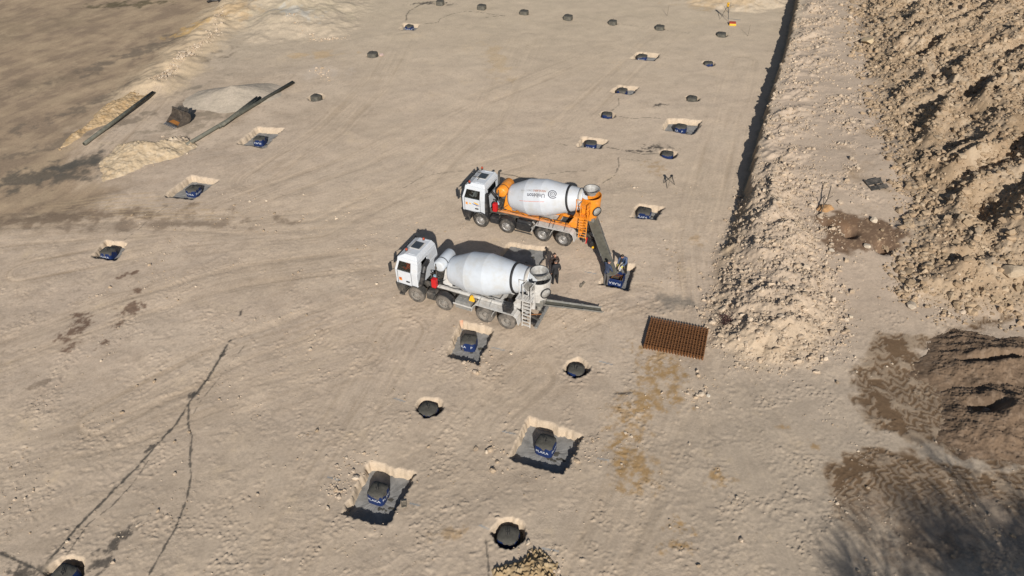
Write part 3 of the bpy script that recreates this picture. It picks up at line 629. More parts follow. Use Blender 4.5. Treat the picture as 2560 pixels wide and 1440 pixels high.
for i, ((u, v), zt, r, lab, dp) in enumerate(HOLES):
    bx, by = G(u, v, zt); make_block((bx, by, zt-BH), 'concrete block '+lab, 'none', 120+i, 3.4 if i < 3 else 4.4, card='form' if i in (0, 1, 2, 5, 6, 8, 16) else 'formgrey')
    k = MB(); n = 26; rr = [(r*.98*(1+.05*math.sin(3*a+i)))*1 for a in np.linspace(0, 2*math.pi, n, endpoint=False)]
    k.add([(q*math.cos(2*math.pi*j/n), q*math.sin(2*math.pi*j/n), -dp+.05+.01*math.sin(j*2.1)) for j, q in enumerate(rr)]+[(0, 0, -dp+.055)], [(j, (j+1) % n, n) for j in range(n)])
    o = k.build('pit_screed', M['wet'], loc=(bx+.05, by, 0)); tag(o, 'small screed under the block '+lab, 'slab', 'screed slabs on the pit floors')

# the open form that is being filled, with its steel inside
obx, oby = G(1542, 690, .12); OB = (obx, oby, -.44)
root = empty('open_formwork_box', OB, -GRID-.02, 'open blue formwork box being filled with concrete at the end of the chute', 'formwork box')
f = MB(); hw = .41
for sx, sy in ((1, 0), (-1, 0), (0, 1), (0, -1)):
    if sx: f.box(sx*hw-.02, sx*hw+.02, -hw-.02, hw+.02, 0, .6)
    else: f.box(-hw+.021, hw-.021, sy*hw-.02, sy*hw+.02, 0, .6)
f.build('formwork', M['form'], root, bevel=.01)
f = MB(); f.box(-.385, .385, -.385, .385, .02, .24); f.build('concrete_fill', M['wet'], root)
f = MB()
for i in range(6):
    for j in (-.27, .27): f.cyl((-.3+i*.12, j, .2), (-.3+i*.12, j, .5), .014, n=5); f.cyl((j, -.3+i*.12, .2), (j, -.3+i*.12, .5), .014, n=5)
for zz in (.34, .46):
    f.tube([(-.3, -.27, zz), (.3, -.27, zz), (.3, .27, zz), (-.3, .27, zz), (-.3, -.27, zz)], .014, 5)
f.build('rebar_cage', M['rust'], root)
v, fc = text_geo('PLAKA', .17); w = v[:, 0].max(); f = MB(); f.add([(w/2-tx, -hw-.026, .22+.17-ty) for tx, ty in v], fc); f.build('lettering', M['inkwhite'], root)
make_slab(OPENPOLY, .5, 'wet grey screed around the open blue box at the chute end', 99)

# ================================================================ mixer trucks
def wheel(root, xx, side, w, dusty, front, kind):
    """tyre with tread and a dished rim; side +1 = left"""
    ty = M['tyredusty' if dusty else 'tyre']; R = .52; yo = side*1.24; yi = side*(1.24-w); d = (0, side, 0)
    wh = empty('wheel', (0, 0, 0)); wh.parent = root
    t_ = MB(); prof = [(0, .31), (.0, .42), (.03, .49), (.07, .52), (w-.07, .52), (w-.03, .49), (w, .42), (w, .31)]
    t_.lathe((xx, yi, .52), d, prof, 36)
    for i in range(36):                                         # tread blocks
        a = 2*math.pi*i/36; ca, sa = math.cos(a), math.sin(a)
        for s0, s1 in ((.06, w*.45), (w*.55, w-.06)):
            b = a+.06; cb, sb = math.cos(b), math.sin(b); r0, r1 = .515, .532
            p = lambda c_, s_, r_, yy: (xx+c_*r_, yi+side*yy, .52+s_*r_)
            t_.hexa([p(ca, sa, r0, s0), p(cb, sb, r0, s0), p(cb, sb, r0, s1), p(ca, sa, r0, s1), p(ca, sa, r1, s0), p(cb, sb, r1, s0), p(cb, sb, r1, s1), p(ca, sa, r1, s1)])
    t_.build('tyre', ty, wh)
    r_ = MB(); yb = 1.24-w if False else 0
    if front: prof = [(w-.02, .315), (w+.0, .30), (w-.05, .27), (w-.08, .20), (w-.02, .15), (w+.03, .13), (w+.05, .09), (w+.05, 0)]
    else: prof = [(w-.02, .315), (w, .30), (w-.06, .28), (w-.17, .22), (w-.17, .15), (w-.09, .13), (w-.03, .10), (w-.03, 0)]
    r_.lathe((xx, yi, .52), d, prof, 28)
    for i in range(10):
        a = 2*math.pi*i/10; rr = .168 if front else .18; off = (w-.05 if front else w-.17)
        r_.cyl((xx+rr*math.cos(a), yi+side*off, .52+rr*math.sin(a)), (xx+rr*math.cos(a), yi+side*(off+.045), .52+rr*math.sin(a)), .017, n=6)
    r_.build('rim', M[kind], wh)
    h = MB()
    for i in range(8):
        a = 2*math.pi*(i+.5)/8; rr = .235; off = w-.062 if front else w-.155
        h.cyl((xx+rr*math.cos(a), yi+side*(off-.01), .52+rr*math.sin(a)), (xx+rr*math.cos(a), yi+side*(off+.006), .52+rr*math.sin(a)), .028, n=8)
    h.build('hand_holes', M['black'], wh)
def cab(root, A):
    """day cab: lower body, pillars round open windows, roof; local x forward, y left"""
    cb = empty('cab', (0, 0, 0)); cb.parent = root; W = M['white']; X0, X1 = A['cx0'], A['cx1']; zb, zl, zw, zr = 1.02, 2.0, 2.6, 3.03
    wl, wt = 1.19, 1.07
    bX1 = X1; tX1 = X1-.16
    m_ = MB()
    m_.hexa([(X0, -wl, zb), (bX1, -wl+.08, zb), (bX1, wl-.08, zb), (X0, wl, zb), (X0, -wl, zl), (bX1+.02, -wl+.06, zl), (bX1+.02, wl-.06, zl), (X0, wl, zl)])
    def lerp(k): return wl+(wt-wl)*k
    def pillar(xa, xb, side, xta=None, xtb=None):
        xta = xa if xta is None else xta; xtb = xb if xtb is None else xtb; y0, y1 = sorted((side*(wl-.07), side*wl)); y2, y3 = sorted((side*(wt-.07), side*wt))
        m_.hexa([(xa, y0, zl), (xb, y0, zl), (xb, y1, zl), (xa, y1, zl), (xta, y2, zw), (xtb, y2, zw), (xtb, y3, zw), (xta, y3, zw)])
    for s in (1, -1):
        pillar(X0, X0+A['rearpanel'], s); pillar(X1-.14, X1, s, tX1-.14, tX1)
    rw = A['rearwin']                                            # rear wall with its window opening (y0,y1,z0,z1)
    for y0, y1 in ((-wl+.07, rw[0]), (rw[1], wl-.07)):
        k0 = 1-(wl-wt)/wl*0
        m_.hexa([(X0, y0, zl), (X0+.06, y0, zl), (X0+.06, y1, zl), (X0, y1, zl), (X0, y0*wt/wl, zw), (X0+.06, y0*wt/wl, zw), (X0+.06, y1*wt/wl, zw), (X0, y1*wt/wl, zw)])
    m_.box(X0, X0+.06, rw[0], rw[1], zl, rw[2]); m_.box(X0, X0+.06, rw[0]*wt/wl, rw[1]*wt/wl, rw[3], zw)
    m_.hexa([(X0, -wt, zw), (tX1, -wt, zw), (tX1, wt, zw), (X0, wt, zw), (X0+.02, -wt+.05, zw+.2), (tX1-.02, -wt+.06, zw+.24), (tX1-.02, wt-.06, zw+.24), (X0+.02, wt-.05, zw+.2)])
    m_.build('body', W, cb, bevel=.035)
    r_ = MB()
    r_.hexa([(X0+.03, -wt+.06, zw+.2), (tX1-.05, -wt+.07, zw+.24), (tX1-.05, wt-.07, zw+.24), (X0+.03, wt-.06, zw+.2), (X0+.12, -wt+.2, zr+.02), (tX1-.42, -wt+.2, zr), (tX1-.42, wt-.2, zr), (X0+.12, wt-.2, zr+.02)])
    for yy in (-.75, .75): r_.box(X0+.2, tX1-.6, yy-.03, yy+.03, zr-.03, zr+.03)
    r_.build('roof', W, cb, bevel=.05)
    h = MB(); hx = X0+A['hatch']; h.box(hx-.27, hx+.27, -.42, .2, zr+.0, zr+.055); h.build('roof_hatch', M['hatch'], cb, bevel=.06)
    h = MB(); h.box(hx-.35, hx+.35, -.47, .25, zr-.01, zr+.03); h.build('hatch_frame', M['greywhite'], cb, bevel=.03)
    for bx, by in A['beacons']:
        b = MB(); b.cyl((bx, by, zr-.05), (bx, by, zr+.05), .075, n=12); b.build('beacon_base', M['black'], cb)
        b = MB(); b.lathe((bx, by, zr+.05), (0, 0, 1), [(0, .07), (.07, .068), (.11, .04), (.12, 0)], 12); b.build('beacon', M['beacon'], cb)
    # dark interior: seats and dash
    i_ = MB(); i_.box(X0+.08, X1-.1, -wl+.1, wl-.1, zl-.02, zl+.015); i_.box(X0+.1, X0+.24, .2, .8, zl, zl+.55); i_.box(X0+.1, X0+.24, -.8, -.2, zl, zl+.55); i_.box(X1-.4, X1-.12, -wl+.12, wl-.12, zl, zl+.14)
    i_.build('interior', M['black'], cb, bevel=.03)
    def pane(nm, p):
        g = MB(); q = [Vector(a) for a in p]; nn = (q[1]-q[0]).cross(q[3]-q[0]).normalized()*.008
        g.hexa([*(a-nn for a in q), *(a+nn for a in q)]); return g.build(nm, M['glass'], cb)
    for s in (1, -1):
        pane('side_window', [(X0+A['rearpanel'], s*(wl-.035), zl), (X1-.14, s*(wl-.035), zl), (tX1-.14, s*(wt-.035), zw), (X0+A['rearpanel'], s*(wt-.035), zw)])
    pane('rear_window', [(X0+.03, rw[0], rw[2]), (X0+.03, rw[1], rw[2]), (X0+.03, rw[1]*wt/wl, rw[3]), (X0+.03, rw[0]*wt/wl, rw[3])])
    pane('windscreen', [(X1-.03, -wl+.08, zl), (X1-.03, wl-.08, zl), (tX1-.04, wt-.08, zw), (tX1-.04, -wt+.08, zw)])
    f = MB()
    if A['rearframe']:
        y0, y1, z0, z1 = rw; k = wt/wl
        f.box(X0-.012, X0+.01, y0-.04, y1+.04, z0-.04, z0-.002); f.box(X0-.012, X0+.01, y0-.04, y1+.04, z1+.002, z1+.04); f.build('window_seal', M['black'], cb)
    # door: slightly proud lower skin with a handle and dark seams
    for s in (1, -1):
        d = MB(); y0, y1 = sorted((s*(wl-.02), s*(wl+.012))); xa, xb = X0+A['rearpanel']-.02, X1-.16
        d.hexa([(xa, y0, zb+.08), (xb, y0-s*.055, zb+.08), (xb, y1-s*.055, zb+.08), (xa, y1, zb+.08), (xa, y0, zl-.01), (xb+.02, y0-s*.045, zl-.01), (xb+.02, y1-s*.045, zl-.01), (xa, y1, zl-.01)])
        do = d.build('door', W, cb, bevel=.012)
        h = MB(); y0, y1 = sorted((s*(wl+.005), s*(wl+.035))); h.box(xa+.1, xa+.34, y0, y1, zb+.28, zb+.38); h.build('door_handle', M['black'], do, bevel=.02)
    sm_ = MB()
    for xx in (X0+A['rearpanel']-.03, X1-.17): sm_.hexa([(xx-.008, wl-.01, zb+.06), (xx+.008, wl-.01, zb+.06), (xx+.008, wl+.004, zb+.06), (xx-.008, wl+.004, zb+.06), (xx-.008, wl-.01, zl), (xx+.008, wl-.01, zl), (xx+.008, wl+.004, zl), (xx-.008, wl+.004, zl)])
    sm_.box(X0+A['rearpanel']-.022, X1-.178, wl-.01, wl+.004, zb+.06, zb+.076); sm_.build('door_seam', M['black'], cb)
    # lower bumper, steps, grille
    b = MB(); b.hexa([(X1-.55, -1.22, .42), (X1-.02, -1.12, .42), (X1-.02, 1.12, .42), (X1-.55, 1.22, .42), (X1-.6, -1.24, 1.02), (X1+.1, -1.16, 1.02), (X1+.1, 1.16, 1.02), (X1-.6, 1.24, 1.02)])
    b.build('bumper', M['dark'] if A['dusty'] else M['black'], cb, bevel=.05)
    for s in (1, -1):
        b = MB(); y0, y1 = sorted((s*1.2, s*1.29)); b.box(X1-.52, X1-.2, y0, y1, .34, .42); b.box(X1-.52, X1-.48, y0, y1, .42, .75); b.build('cab_step', M['dark'], cb)
    v = MB(); v.hexa([(tX1-.02, -1.0, zw-.02), (tX1+.28, -.96, zw-.1), (tX1+.28, .96, zw-.1), (tX1-.02, 1.0, zw-.02), (tX1-.02, -1.0, zw+.02), (tX1+.3, -.96, zw-.05), (tX1+.3, .96, zw-.05), (tX1-.02, 1.0, zw+.02)])
    v.build('sun_visor', M['black'], cb)
    for s in (1, -1):
        k = MB(); k.tube([(X1-.05, s*1.12, zw+.05), (X1+.12, s*1.4, zw+.02), (X1+.12, s*1.4, zl+.1), (X1-.02, s*1.2, zl+.05)], .02); k.box(X1+.06, X1+.16, s*1.4-.11, s*1.4+.11, zl+.02, zw-.04); k.build('mirror', M['black'], cb, bevel=.02)
    # wheel arch in front
    for s in (1, -1):
        y0, y1 = sorted((s*.85, s*1.27)); pr = [(A['ax'][3]+.66*math.cos(a), .52+.64*math.sin(a)) for a in np.linspace(.35, 2.75, 12)]
        k = MB(); k.strip(pr, y0, y1, .035); k.build('front_mudguard', M['dark'] if A['dusty'] else M['black'], root, bevel=.01)
    return cb
def ladder(root, x0, x1, yy, z0, z1, m_, tilt=.12):
    l_ = MB()
    for xx in (x0, x1): l_.tube([(xx, yy+tilt, z0), (xx, yy, z1-.9), (xx, yy, z1)], .03, 8)
    n = 8
    for i in range(n):
        zz = z0+.1+(z1-.95-z0-.1)*i/(n-1); t_ = tilt*(1-(zz-z0)/(z1-.9-z0)); l_.box(x0, x1, yy+t_-.035, yy+t_+.035, zz-.018, zz+.018)
    l_.tube([(x0, yy, z1), (x0, yy-.55, z1), (x0, yy-.55, z1-.9)], .026, 8); l_.tube([(x1, yy, z1), (x1, yy-.55, z1), (x1, yy-.55, z1-.9)], .026, 8)
    for zz in (z1-.3, z1-.6): l_.tube([(x1, yy, zz), (x1, yy-.55, zz)], .02, 6)
    return l_.build('ladder', m_, root)
def chute_obj(root, p0, p1, wd, m_, seg):
    """a half round trough from the outlet to the tip, wet inside, made of bolted lengths"""
    p0 = Vector(p0); p1 = Vector(p1); a = (p1-p0).normalized(); q = a.cross(Vector((0, 0, 1))).normalized(); up = q.cross(a)
    c = MB(); fl = MB(); n = 12
    def sec(p, k=1., th=0.):
        return [p+q*((wd/2-th)*k*math.cos(t_))-up*((wd*.42-th)*math.sin(t_))*k for t_ in np.linspace(0, math.pi, n)]
    ks = [1.0, .93, .87]; L_ = (p1-p0).length
    for i in range(seg):
        a0 = p0+a*(L_*i/seg); a1 = p0+a*(L_*(i+1)/seg+(.08 if i < seg-1 else 0)); k = ks[min(i, 2)]
        o0, o1, i0, i1 = sec(a0, k), sec(a1, k), sec(a0, k, .02), sec(a1, k, .02); vs = o0+o1+i0+i1
        fs = [(j, j+1, n+j+1, n+j) for j in range(n-1)]+[(2*n+j+1, 2*n+j, 3*n+j, 3*n+j+1) for j in range(n-1)]
        fs += [(j+1, j, 2*n+j, 2*n+j+1) for j in range(n-1)]+[(n+j, n+j+1, 3*n+j+1, 3*n+j) for j in range(n-1)]
        fs += [(0, n, 3*n, 2*n), (n-1, 2*n+n-1, 3*n+n-1, 2*n-1)]
        c.add(vs, fs)
        for e in (o0, o1):
            for jj in (0, n-1): c.cyl(e[jj]-up*.03, e[jj]+up*.03, .03, n=6)
        f0, f1 = sec(a0, k, .021), sec(a1, k, .021); j0, j1 = 2, n-3
        fl.add([f0[j0]+up*.01, f1[j0]+up*.01, f1[j1]+up*.01, f0[j1]+up*.01, f0[n//2], f1[n//2]], [(0, 1, 2, 3), (0, 3, 4), (1, 5, 2), (0, 4, 5, 1), (3, 2, 5, 4)])
    o = c.build('chute', m_, root); fl.build('concrete_stream', M['slurry'], o); return o
def mixer(A):
    th = math.atan2(A['f'][1], A['f'][0]); left = Vector((-A['f'][1], A['f'][0]))
    loc = Vector(A['w4'])-left*1.22; root = empty('concrete_mixer_truck', (loc.x, loc.y, 0), th, A['label'], 'mixer truck', 'concrete mixer trucks on the building pad')
    ax = A['ax']; acc = A['acc']
    for i, xx in enumerate(ax):
        for s in (1, -1): wheel(root, xx, s, .56 if i < 2 else .32, A['dusty'], i >= 2, A['rim'][i >= 2])
    cab(root, A)
    ch = MB()
    for yy in (-.42, .42): ch.box(-.95, A['cx1']-.4, yy-.045, yy+.045, .82, 1.1)
    for xx in (-.9, .0, 1.3, 2.4, 3.4, 4.6): ch.box(xx, xx+.12, -.37, .37, .86, 1.04)
    for xx in ax: ch.cyl((xx, -.9, .52), (xx, .9, .52), .1, n=10); ch.box(xx-.22, xx+.22, -.2, .2, .35, .75)
    ch.build('chassis', M['dark'], root)
    sf = MB()
    for yy in (-.5, .5): sf.box(-1.05, 4.7, yy-.07, yy+.07, 1.12, 1.3)
    for xx in (-1., .6, 2., 3.4, 4.5): sf.box(xx, xx+.14, -.43, .43, 1.14, 1.28)
    sf.build('subframe', M['greywhite'] if not A['orange'] else acc, root, bevel=.01)
    pf = MB(); pf.box(.6, 4.2, -.42, .42, 1.02, 1.115); pf.build('deck_plate', M['greywhite'], root)
    if A['orange']:
        p = MB(); p.cyl((4.75, .78, 1.3), (-.3, .78, 1.3), .075, n=12); p.build('side_tube', M['copper'], root)
    else:
        p = MB(); p.box(-.4, 4.7, .66, .8, 1.2, 1.36); p.build('side_beam', M['greywhite'], root, bevel=.015)
        p = MB(); p.box(2.05, 3.25, 1.21, 1.26, .78, .86); p.build('side_guard', M['greywhite'], root)
    # mudguards over the driven axles
    for s in (1, -1):
        y0, y1 = sorted((s*.66, s*1.27)); k = MB()
        k.strip([(2.12, .55), (2.02, .95), (1.86, 1.13), (-.42, 1.13), (-.6, 1.0), (-.72, .55)][::-1], y0, y1, .03)
        k.strip([(.9, .62), (.78, .98), (.66, 1.10)], y0, y1, .02); k.build('rear_mudguard', M['greywhite'], root, bevel=.008)
        pr = [(ax[2]+.64*math.cos(a), .52+.64*math.sin(a)) for a in np.linspace(.15, 2.9, 14)]; y0, y1 = sorted((s*.88, s*1.27))
        k = MB(); k.strip(pr, y0, y1, .03); k.build('axle_mudguard', M['black'], root, bevel=.01)
    # side boxes between the axle pairs
    k = MB()
    if A['orange']:
        k.box(2.25, 3.2, .55, 1.2, .45, 1.0); k.cyl((2.2, 1.0, 1.02), (3.15, 1.0, 1.02), .13, n=12)
        k.build('side_tank', M['black'], root, bevel=.03); k = MB(); k.box(4.42, 5.05, .7, 1.2, .5, .95); k.build('air_tank_cover', M['black'], root, bevel=.06)
        k = MB(); k.cyl((2.12, .95, .8), (2.12, 1.15, .8), .09, n=10); k.cyl((2.3, .95, .98), (2.3, 1.15, .98), .07, n=10); k.cyl((2.05, .9, 1.0), (2.2, .9, 1.12), .06, n=8); k.build('air_valves', M['grey'], root)
        k = MB(); k.tube([(3.3, 1.2, .35), (2.1, 1.22, .33)], .03); k.build('lower_rail', M['dark'], root)
    else:
        k.box(2.2, 3.15, .5, 1.18, .5, 1.02)
        for xx in (2.45, 2.7, 2.95): k.cyl((xx, .85, 1.02), (xx, .85, 1.05), .06, n=10)
        for xx in (2.4, 2.64, 2.88, 3.1): k.box(xx-.04, xx+.04, 1.18, 1.205, .5, 1.0)
        k.build('battery_box', M['grey'], root, bevel=.02)
        k = MB(); k.box(4.42, 5.0, .7, 1.2, .5, 1.0); k.build('air_tank_cover', M['dark'], root, bevel=.06)
    rails = [(.0, .75), (1.0, 1.75)] if A['orange'] else [(1.05, 1.7)]
    for a0, a1 in rails:
        k = MB(); k.tube([(a0, .72, 1.16), (a0, .72, 1.5), (a1, .72, 1.5), (a1, .72, 1.16)], .02); k.tube([(a0, 1.15, 1.16), (a0, .72, 1.42)], .016); k.tube([(a1, 1.15, 1.16), (a1, .72, 1.42)], .016)
        k.build('deck_rail', M['black'] if A['orange'] else M['grey'], root)
    # drum on its pedestals
    da, db = Vector((3.84+A['dx'], 0, 2.08)), Vector((-1.06+A['dx'], 0, 2.9+A['dz']*.5)); axd = (db-da).normalized()
    prof = [(-.10, 0), (-.09, .35), (-.04, .62), (.03, .74), (.12, .80), (1.30, 1.16), (2.42, 1.17), (4.10, .80), (4.95, .60), (4.95, .55), (4.2, .5)]
    d_ = MB(); n = 72
    for i in range(len(prof)-1):                                # separate rolled plates keep their creases
        d_.lathe(da, axd, [prof[i], prof[i+1]], n)
    dr = d_.build('drum', M[A['drum']], root)
    b = MB(); b.lathe(da, axd, [(3.98, .82), (3.98, .865), (4.10, .85), (4.10, .79)], n); b.build('drum_band', M['band'], dr)
    b = MB(); b.lathe(da, axd, [(4.72, .645), (4.72, .70), (4.90, .68), (4.90, .60)], n); b.build('roller_ring', M['greywhite'], dr)
    def rad(s_): return float(np.interp(s_, [q[0] for q in prof[4:9]], [q[1] for q in prof[4:9]]))
    side = Vector((0, 1, 0)); upv = axd.cross(side)
    if upv.z < 0: upv = -upv
    def on_drum(s_, ang):                                        # ang measured from the left horizon upwards
        r_ = rad(s_)+.007; return da+axd*s_+(side*math.cos(ang)+upv*math.sin(ang))*r_
    def print_word(word, s_right, ang0, size, m_, width=None):
        """upside-down lettering: text runs towards the cab, its top points down"""
        v, fc = text_geo(word, size); w = v[:, 0].max(); k = (width/w) if width else 1
        mb = MB(); mb.add([on_drum(s_right-tx*k, ang0-ty/1.15) for tx, ty in v], fc); mb.build('lettering', m_, dr)
    if A['print']:
        print_word('Unibéton', 2.72, .72, .25, M['ink'], 1.15)
        print_word('HEIDELBERG', 2.76, .93, .13, M['inkorange'], .82); print_word('CEMENT', 1.92, .93, .13, M['inkgrey'], .5); print_word('Group', 1.40, .93, .13, M['inkgrey'], .34)
        mb = MB(); pts = [on_drum(2.7-i*.17, .30) for i in range(11)]; pt2 = [on_drum(2.7-i*.17, .28) for i in range(11)]
        mb.add(pts+pt2, [(i, i+1, 12+i, 11+i) for i in range(10)]); mb.build('print_line', M['inkred'], dr)
        mb = MB(); N_ = 90; vs = []                              # spiral emblem
        for i in range(N_):
            t_ = i/(N_-1)*2*math.pi*2.75; r_ = .035+.27*(i/(N_-1))**1.15; w_ = .013+.015*(i/(N_-1)); cx_, cy_ = 3.2, .76
            for rr in (r_-w_, r_+w_): vs.append(on_drum(cx_+rr*math.cos(t_+.8), cy_+rr*math.sin(t_+.8)/1.12))
        mb.add(vs, [(2*i, 2*i+1, 2*i+3, 2*i+2) for i in range(N_-1)]); mb.build('spiral_emblem', M['ink'], dr)
    hx, hz = -1.42+A['dx'], A['dz']+.12
    # pedestals
    fx = 3.9+A['dx']
    p = MB(); p.box(fx-.04, fx+.22, -.36, .36, 1.9, 2.3)
    for s in (1, -1): p.hexa([(fx-.25, s*.52-.05, 1.3), (fx+.35, s*.52-.05, 1.3), (fx+.35, s*.52+.05, 1.3), (fx-.25, s*.52+.05, 1.3), (fx-.04, s*.3-.05, 2.28), (fx+.22, s*.3-.05, 2.28), (fx+.22, s*.3+.05, 2.28), (fx-.04, s*.3+.05, 2.28)])
    p.build('front_pedestal', acc, root, bevel=.012)
    p = MB(); p.box(-1.02, -.7, -.58, .58, 1.5, 1.85)
    for s in (1, -1): p.hexa([(-1.15, s*.62-.05, 1.3), (-.05, s*.62-.05, 1.3), (-.05, s*.62+.05, 1.3), (-1.15, s*.62+.05, 1.3), (-1.02, s*.66-.05, 2.2), (-.6, s*.66-.05, 2.2), (-.6, s*.66+.05, 2.2), (-1.02, s*.66+.05, 2.2)])
    p.build('rear_pedestal', acc, root, bevel=.012)
    g = MB(); g.cyl((4.1, 0, 2.0), (4.6, 0, 2.0), .3, n=14); g.box(4.45, 4.8, -.4, .55, 1.35, 1.75); g.cyl((4.6, .55, 1.6), (4.6, .8, 1.6), .12, n=10)
    g.tube([(4.5, .5, 1.7), (4.35, .75, 1.9), (4.5, .8, 1.5), (4.75, .6, 1.4)], .035); g.tube([(4.8, .3, 1.7), (4.9, .7, 2.0), (4.6, .8, 1.45)], .03); g.build('pump_unit', M['dark'], root, bevel=.02)
    g = MB(); rh = random.Random(4)
    for i in range(9):
        p_ = [Vector((rh.uniform(4.0, 4.9), rh.uniform(.3, .95), rh.uniform(1.3, 1.8))) for _ in range(4)]; g.tube(p_, .018, 5)
    for i in range(6): g.tube([(4.5-.7*i, .62+.05*(i % 2), 1.36), (4.1-.7*i, .7, 1.42-.06*(i % 3)), (3.8-.7*i, .6, 1.36)], .02, 5)
    g.build('hose_bundle', M['black'], root)
    g = MB(); g.cyl((4.62, .72, 1.75), (4.62, .72, 1.95), .09, n=10); g.build('oil_filter', mat('filter_blue', (.3, .42, .5), .5) if 'flt' not in M else M['flt'], root)
    # water tank across the frame
    wt_ = MB(); wt_.lathe((4.32+A['dx'], .74, 2.62), (0, -1, 0), [(0, 0), (.0, .2), (.03, .3), (.09, .345), (1.4, .345), (1.46, .3), (1.49, 0)], 28); wo = wt_.build('water_tank', acc if A['orange'] else M['drum2'], root)
    b = MB(); b.lathe((4.32+A['dx'], .28, 2.62), (0, -1, 0), [(0, .348), (0, .36), (.05, .36), (.05, .348)], 28); b.build('tank_strap', M['black'], wo)
    b = MB(); tq = 4.44+A['dx']; b.tube([(tq, .8, 2.85), (tq, .82, 2.1), (tq-.06, .7, 1.65)], .03); b.box(tq-.04, tq+.06, .77, .83, 2.5, 2.65); b.build('tank_gauge', M['dark'], wo)
    e = MB(); ex = A['redx']; e.box(ex-.14, ex+.14, .86, 1.14, 1.38, 1.95); e.build('extinguisher_box', M['red'], root, bevel=.03)
    # rear: outlet housing, hopper, platform, ladder
    h = MB(); hc = Vector((hx+.03, 0, 0))
    arc = np.linspace(-2.2, 2.2, 20)
    for zz0, zz1, r0, r1 in ((1.75, 2.45, .42, .60), (2.45, 3.05+hz, .60, .66)):
        for i in range(19):
            a0, a1 = math.pi+arc[i], math.pi+arc[i+1]
            P_ = lambda a, r_, z_: (hc.x+r_*math.cos(a), r_*math.sin(a), z_)
            h.hexa([P_(a0, r0-.03, zz0), P_(a0, r0, zz0), P_(a1, r0, zz0), P_(a1, r0-.03, zz0), P_(a0, r1-.03, zz1), P_(a0, r1, zz1), P_(a1, r1, zz1), P_(a1, r1-.03, zz1)])
    h.box(hx-.03, hx+.36, .58, .70, 1.5, 2.95); h.box(hx-.03, hx+.36, -.70, -.58, 1.5, 2.95)
    h.build('outlet_housing', acc, root)
    h = MB(); h.lathe((hx, 0, 3.1+hz), (0, 0, 1), [(0, .26), (.12, .30), (.36, .47), (.40, .49), (.40, .455), (.36, .44), (.12, .27), (.02, .2), (.02, 0)], 28); ho = h.build('hopper', M['crust'], root)
    h = MB(); h.lathe((hx, 0, 3.48+hz), (0, 0, 1), [(0, .492), (0, .51), (.03, .51), (.03, .492)], 28); h.build('hopper_rim', M['dark'], ho)
    h = MB(); h.lathe((hx-.50, .36, 2.55), (-.8, .6, 0), [(.0, .27), (.05, .27), (.05, 0)], 24); h.build('inner_lining', M['crust'], ho); h = MB(); h.lathe((hx-.50, .36, 2.55), (-.8, .6, 0), [(.02, .27), (.02, .31), (.07, .31), (.07, .265)], 24); h.build('lining_rim', M['band'], ho)
    h = MB(); h.hexa([(hx-.3, -.3, 1.4), (hx+.25, -.3, 1.4), (hx+.25, .3, 1.4), (hx-.3, .3, 1.4), (hx-.4, -.4, 1.95), (hx+.35, -.4, 1.95), (hx+.35, .4, 1.95), (hx-.4, .4, 1.95)]); h.cyl((hx, 0, 1.0), (hx, 0, 1.45), .14, n=10)
    h.build('swivel_outlet', M['chute'], root, bevel=.03)
    lz = A['lz']; lx = A['lx']; p = MB(); p.box(lx-.5, lx+.4, .68, 1.2, lz-.95, lz-.91)
    for i in range(6): p.box(lx-.48+i*.14, lx-.45+i*.14, .7, 1.18, lz-.92, lz-.88)
    p.tube([(lx-.5, .7, lz-.93), (lx-.5, .7, lz), (lx+.4, .7, lz), (lx+.4, .7, lz-.93)], .025); p.tube([(lx-.5, .7, lz-.45), (lx+.4, .7, lz-.45)], .022)
    p.build('platform', acc if A['orange'] else M['greywhite'], root)
    sc_ = MB()                                                    # perforated screen at the platform, one sheet of crossing bars
    for i in range(-4, 5):
        w_ = .3*math.sqrt(max(.05, 1-(i/4.4)**2)); sc_.box(lx-.22+i*.07-.012, lx-.22+i*.07+.012, .74, .765, lz-.25-w_, lz-.25+w_); sc_.box(lx-.22-w_, lx-.22+w_, .738, .763, lz-.25+i*.07-.012, lz-.25+i*.07+.012)
    sc_.build('step_grating', M['orange'] if A['orange'] else M['grey'], root)
    ladder(root, lx, lx-.46, 1.12, A['lz0'], lz, acc if A['orange'] else M['greywhite'])
    fr = MB(); fr.box(-1.12, -.98, -.7, .95, 1.12, 1.26); fr.beam((-1.05, .6, 1.2), (hx-.1, 1.05, lz-.95), .07, .07); fr.beam((-1.05, -.5, 1.2), (hx, -.7, 1.9), .07, .07); fr.beam((-.6, .55, 1.2), (-1.05, .55, 1.2), .1, .1); fr.build('rear_frame', acc, root)
    A['extra'](root, A)
    return root
def to_local(A, wx, wy):
    f_ = Vector(A['f']); l_ = Vector((-f_.y, f_.x)); o = Vector(A['w4'])-l_*1.22; d = Vector((wx, wy))-o; return d.dot(f_), d.dot(l_)
